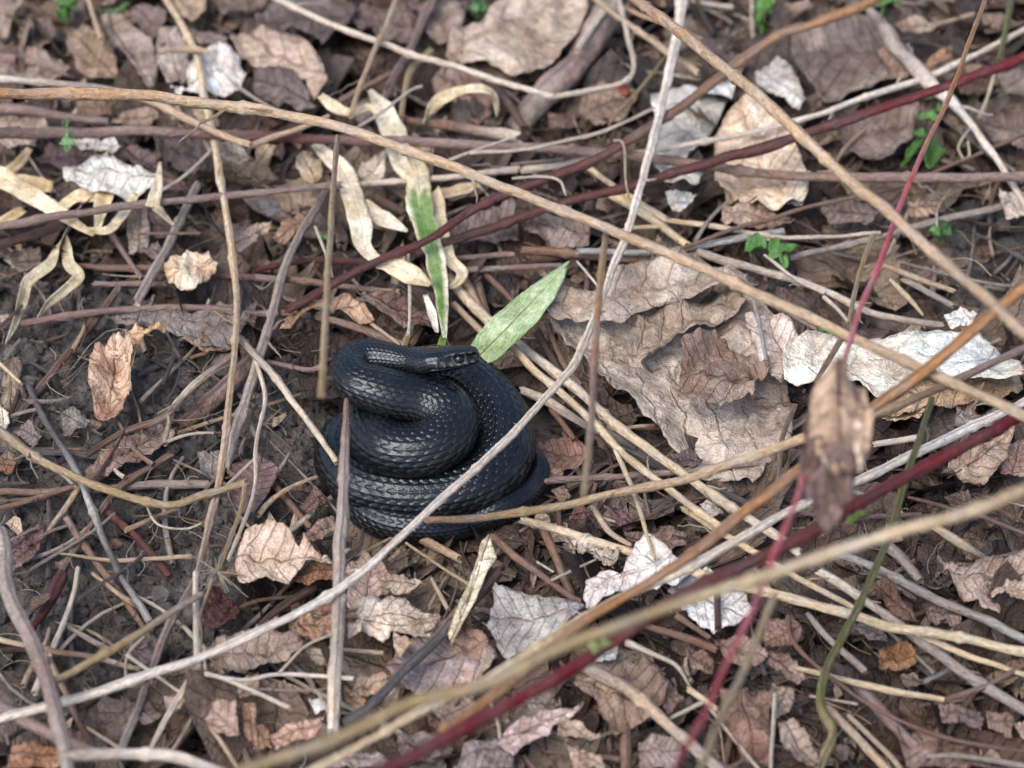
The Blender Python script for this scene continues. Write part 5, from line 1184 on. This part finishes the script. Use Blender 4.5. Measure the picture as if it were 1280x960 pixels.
# ------------------------------------------------------------------ the litter nobody could count
def scatter(n, seed, soil_keep, xr=(-29, 29), yr=(-28, 38)):
    r = np.random.default_rng(seed); x = r.uniform(*xr, n); y = r.uniform(*yr, n)
    k = r.random(n) < np.where(soilness(x, y) > .5, soil_keep, 1.0)
    # nothing under the coil
    k &= ((x-P(540, 560, 0)[0])/5.6)**2+((y-P(540, 560, 0)[1])/4.6)**2 > 1
    return r, x[k], y[k]
BROWNS = np.array([lin(c) for c in [dull(q_, .12) for q_ in [(128, 106, 95), (108, 88, 80), (146, 121, 104), (92, 72, 66), (158, 136, 118), (120, 92, 80), (136, 118, 110), (176, 152, 130), (105, 92, 90), (84, 66, 62)]]])
def scrap_mass(name, label, n, seed, size, hgt, soil_keep, nu, nv, mat, curlamp, cat='leaves', bright=1.0):
    r, X, Y = scatter(n, seed, soil_keep); k = len(X)
    u = np.linspace(0, 1, nu); v = np.linspace(-1, 1, nv); U, Vv = np.meshgrid(u, v, indexing='ij'); m = nu*nv
    prof = np.sin(math.pi*np.clip(U*.92+.05, 0, 1))**.7
    px = (U-.5)[None]+r.uniform(-.06, .06, (k, nu, nv)); py = (Vv*prof*.36)[None]*(1+r.uniform(-.30, .30, (k, nu, nv)))
    sz = r.uniform(*size, k)[:, None, None]; asp = r.uniform(.55, 1.25, k)[:, None, None]
    c1, c2, ph = r.uniform(-1, 1, (3, k))[..., None, None]
    z = curlamp*(c1*(py*2)**2*1.6+c2*(px*1.4)**2+.12*np.sin(px*9+ph*6)*np.cos(py*11+ph*4)+r.uniform(-.05, .05, (k, nu, nv)))
    L = np.stack([px*sz, py*sz*asp, z*sz], -1).reshape(k, m, 3)
    a = r.uniform(0, 2*math.pi, k); tx, ty = r.uniform(-.4, .4, (2, k)); ca, sa = np.cos(a), np.sin(a)
    x = L[..., 0]*ca[:, None]-L[..., 1]*sa[:, None]; y = L[..., 0]*sa[:, None]+L[..., 1]*ca[:, None]; zz = L[..., 2]+x*tx[:, None]+y*ty[:, None]
    g = gheight(X, Y); z0 = g+r.uniform(*hgt, k)
    V = np.stack([x+X[:, None], y+Y[:, None], zz+z0[:, None]], -1).reshape(-1, 3)
    i = np.arange(m).reshape(nu, nv); F = np.stack([i[:-1, :-1], i[1:, :-1], i[1:, 1:], i[:-1, 1:]], -1).reshape(-1, 4)
    F = (F[None]+(np.arange(k)*m)[:, None, None]).reshape(-1, 4)
    col = BROWNS[r.integers(0, len(BROWNS), k)]*r.uniform(.8, 1.15, k)[:, None]*bright
    col = np.repeat(col, m, 0)*r.uniform(.88, 1.1, k*m)[:, None]
    uvl = np.tile(np.stack([U.ravel(), Vv.ravel()*.35], 1), (k, 1))
    me, o = mesh(name, V, [F], col=col, uvl=uvl, origin=(0, 0, 0)); ob = link(name, me, o, mat)
    return tag(ob, label, cat, kind='stuff')
scrap_mass('leaf_litter', 'mass of dull brown fallen leaves covering the ground', 1500, 21, (2.8, 6.2), (.05, .62), .03, 9, 8, M_LEAF, .42, bright=.62)  # colour darkened so the gaps between upper leaves look deeply shaded
scrap_mass('leaf_crumbs', 'small brown crumbs of broken leaves all over the ground', 3600, 22, (.35, 1.3), (.25, .95), .14, 4, 4, M_LEAF, .7, bright=1.1)
def fibre_mass(name, label, n, seed, ln, rad, hgt, soil_keep, pal, bow):
    r, X, Y = scatter(n, seed, soil_keep); k = len(X); ns, sd = 7, 4; t = np.linspace(-.5, .5, ns)
    L = r.uniform(*ln, k)*r.uniform(.3, 1, k); a = r.uniform(0, math.pi, k); b = r.normal(0, bow, k); c = r.normal(0, bow*.6, k)
    lx = t[None]*L[:, None]; ly = (b[:, None]*(t*t)[None]*2+c[:, None]*(t**3)[None]*4)*L[:, None]
    x = X[:, None]+lx*np.cos(a)[:, None]-ly*np.sin(a)[:, None]; y = Y[:, None]+lx*np.sin(a)[:, None]+ly*np.cos(a)[:, None]
    z = (gheight(X, Y)+r.uniform(*hgt, k))[:, None]+lx*r.uniform(-.18, .18, k)[:, None]-.2*np.abs(ly)
    C = np.stack([x, y, z], -1); R = (r.uniform(*rad, k)[:, None]*np.linspace(1, .6, ns)[None])
    T = np.gradient(C, axis=1); S_ = np.cross(T, [0, 0, 1.0]); S_ /= np.maximum(np.linalg.norm(S_, axis=-1), 1e-6)[..., None]
    th = np.linspace(0, 2*math.pi, sd, endpoint=False)
    V = C[:, :, None]+S_[:, :, None]*(R[:, :, None]*np.cos(th))[..., None]+np.array([0, 0, 1.0])*(R[:, :, None]*np.sin(th))[..., None]
    i = np.arange(ns*sd).reshape(ns, sd); ir = np.roll(i, -1, 1); F = np.stack([i[:-1], ir[:-1], ir[1:], i[1:]], -1).reshape(-1, 4)
    F = (F[None]+(np.arange(k)*ns*sd)[:, None, None]).reshape(-1, 4)
    pl = np.array([lin(PAL[q]) for q in pal]); col = np.repeat(pl[r.integers(0, len(pl), k)]*r.uniform(.7, 1.1, k)[:, None], ns*sd, 0)
    uvl = np.tile(np.stack([np.repeat(t*3, sd), np.tile(np.arange(sd)/sd, ns)], 1), (k, 1))
    me, o = mesh(name, V.reshape(-1, 3), [F], col=col, uvl=uvl, origin=(0, 0, 0)); return tag(link(name, me, o, M_STEM), label, 'debris', kind='stuff')
fibre_mass('twig_debris', 'countless short brown twig bits strewn through the litter', 1500, 31, (2, 8), (.05, .16), (.5, 1.35), .75, ['brown', 'purple', 'dbrown', 'grey', 'tan', 'dgrey', 'pale', 'grey'], .12)
fibre_mass('root_fibres', 'fine hair roots and straw fibres over soil and litter', 4200, 32, (.8, 3.5), (.012, .035), (.3, 1.3), 1.0, ['pale', 'tan', 'dbrown', 'brown', 'straw', 'grey', 'dgrey'], .45)
def crumb_mass():
    r = np.random.default_rng(51); n = 40000; x = r.uniform(-29, 29, n); y = r.uniform(-28, 38, n); k = (soilness(x, y) > .5) | (r.random(n) < .08); x, y = x[k], y[k]; k = len(x)
    t = (1+5**.5)/2; V0 = np.array([(-1, t, 0), (1, t, 0), (-1, -t, 0), (1, -t, 0), (0, -1, t), (0, 1, t), (0, -1, -t), (0, 1, -t), (t, 0, -1), (t, 0, 1), (-t, 0, -1), (-t, 0, 1)])/1.9
    F0 = np.array([(0, 11, 5), (0, 5, 1), (0, 1, 7), (0, 7, 10), (0, 10, 11), (1, 5, 9), (5, 11, 4), (11, 10, 2), (10, 7, 6), (7, 1, 8), (3, 9, 4), (3, 4, 2), (3, 2, 6), (3, 6, 8), (3, 8, 9), (4, 9, 5), (2, 4, 11), (6, 2, 10), (8, 6, 7), (9, 8, 1)])
    sz = .04+.30*r.random(k)**5; V = V0[None]*(1+r.uniform(-.5, .5, (k, 12, 1)))*sz[:, None, None]*np.stack([r.uniform(.8, 1.3, k), r.uniform(.8, 1.3, k), r.uniform(.6, .9, k)], 1)[:, None]
    V += np.stack([x, y, gheight(x, y)+sz*.25], 1)[:, None]
    F = (F0[None]+(np.arange(k)*12)[:, None, None]).reshape(-1, 3)
    me, o = mesh('soil_crumbs', V.reshape(-1, 3), [F], origin=(0, 0, 0), smooth=False); tag(link('soil_crumbs', me, o, M_SOIL), 'loose dark soil crumbs and clods on the bare patches', 'soil', kind='stuff')
crumb_mass()

def clod_mass():
    """bigger crumbly lumps of earth on the bare patches"""
    r = np.random.default_rng(61); n = 2600; x = r.uniform(-29, 29, n); y = r.uniform(-28, 38, n); k = soilness(x, y) > .5; x, y = x[k], y[k]; k = len(x)
    u = np.linspace(0, math.pi, 9); w = np.linspace(0, 2*math.pi, 13, endpoint=False); A, B = np.meshgrid(u, w, indexing='ij'); m = A.size
    D = np.stack([np.sin(A)*np.cos(B), np.sin(A)*np.sin(B), np.cos(A)], -1).reshape(-1, 3); Vs = []
    for i in range(k):
        sz = .16+.66*r.random()**2.8; q = D*1.6+i*7.3
        rr = .55+.75*fbm(q, 5, 3)+.25*(noise(D*5+i*3.1, 8)-.5)
        Vs.append(D*rr[:, None]*sz*[1, 1, .75]+[x[i], y[i], 0]); Vs[-1][:, 2] += sz*.10
    V = np.concatenate(Vs); V[:, 2] += np.repeat(gheight(x, y), m)
    i = np.arange(m).reshape(9, 13); ir = np.roll(i, -1, 1); F = np.stack([i[:-1], i[1:], ir[1:], ir[:-1]], -1).reshape(-1, 4); F = (F[None]+(np.arange(k)*m)[:, None, None]).reshape(-1, 4)
    me, o = mesh('soil_clods', V, [F], origin=(0, 0, 0)); tag(link('soil_clods', me, o, M_SOIL), 'crumbly grey earth clods lying on the bare soil', 'soil', kind='stuff')
clod_mass()
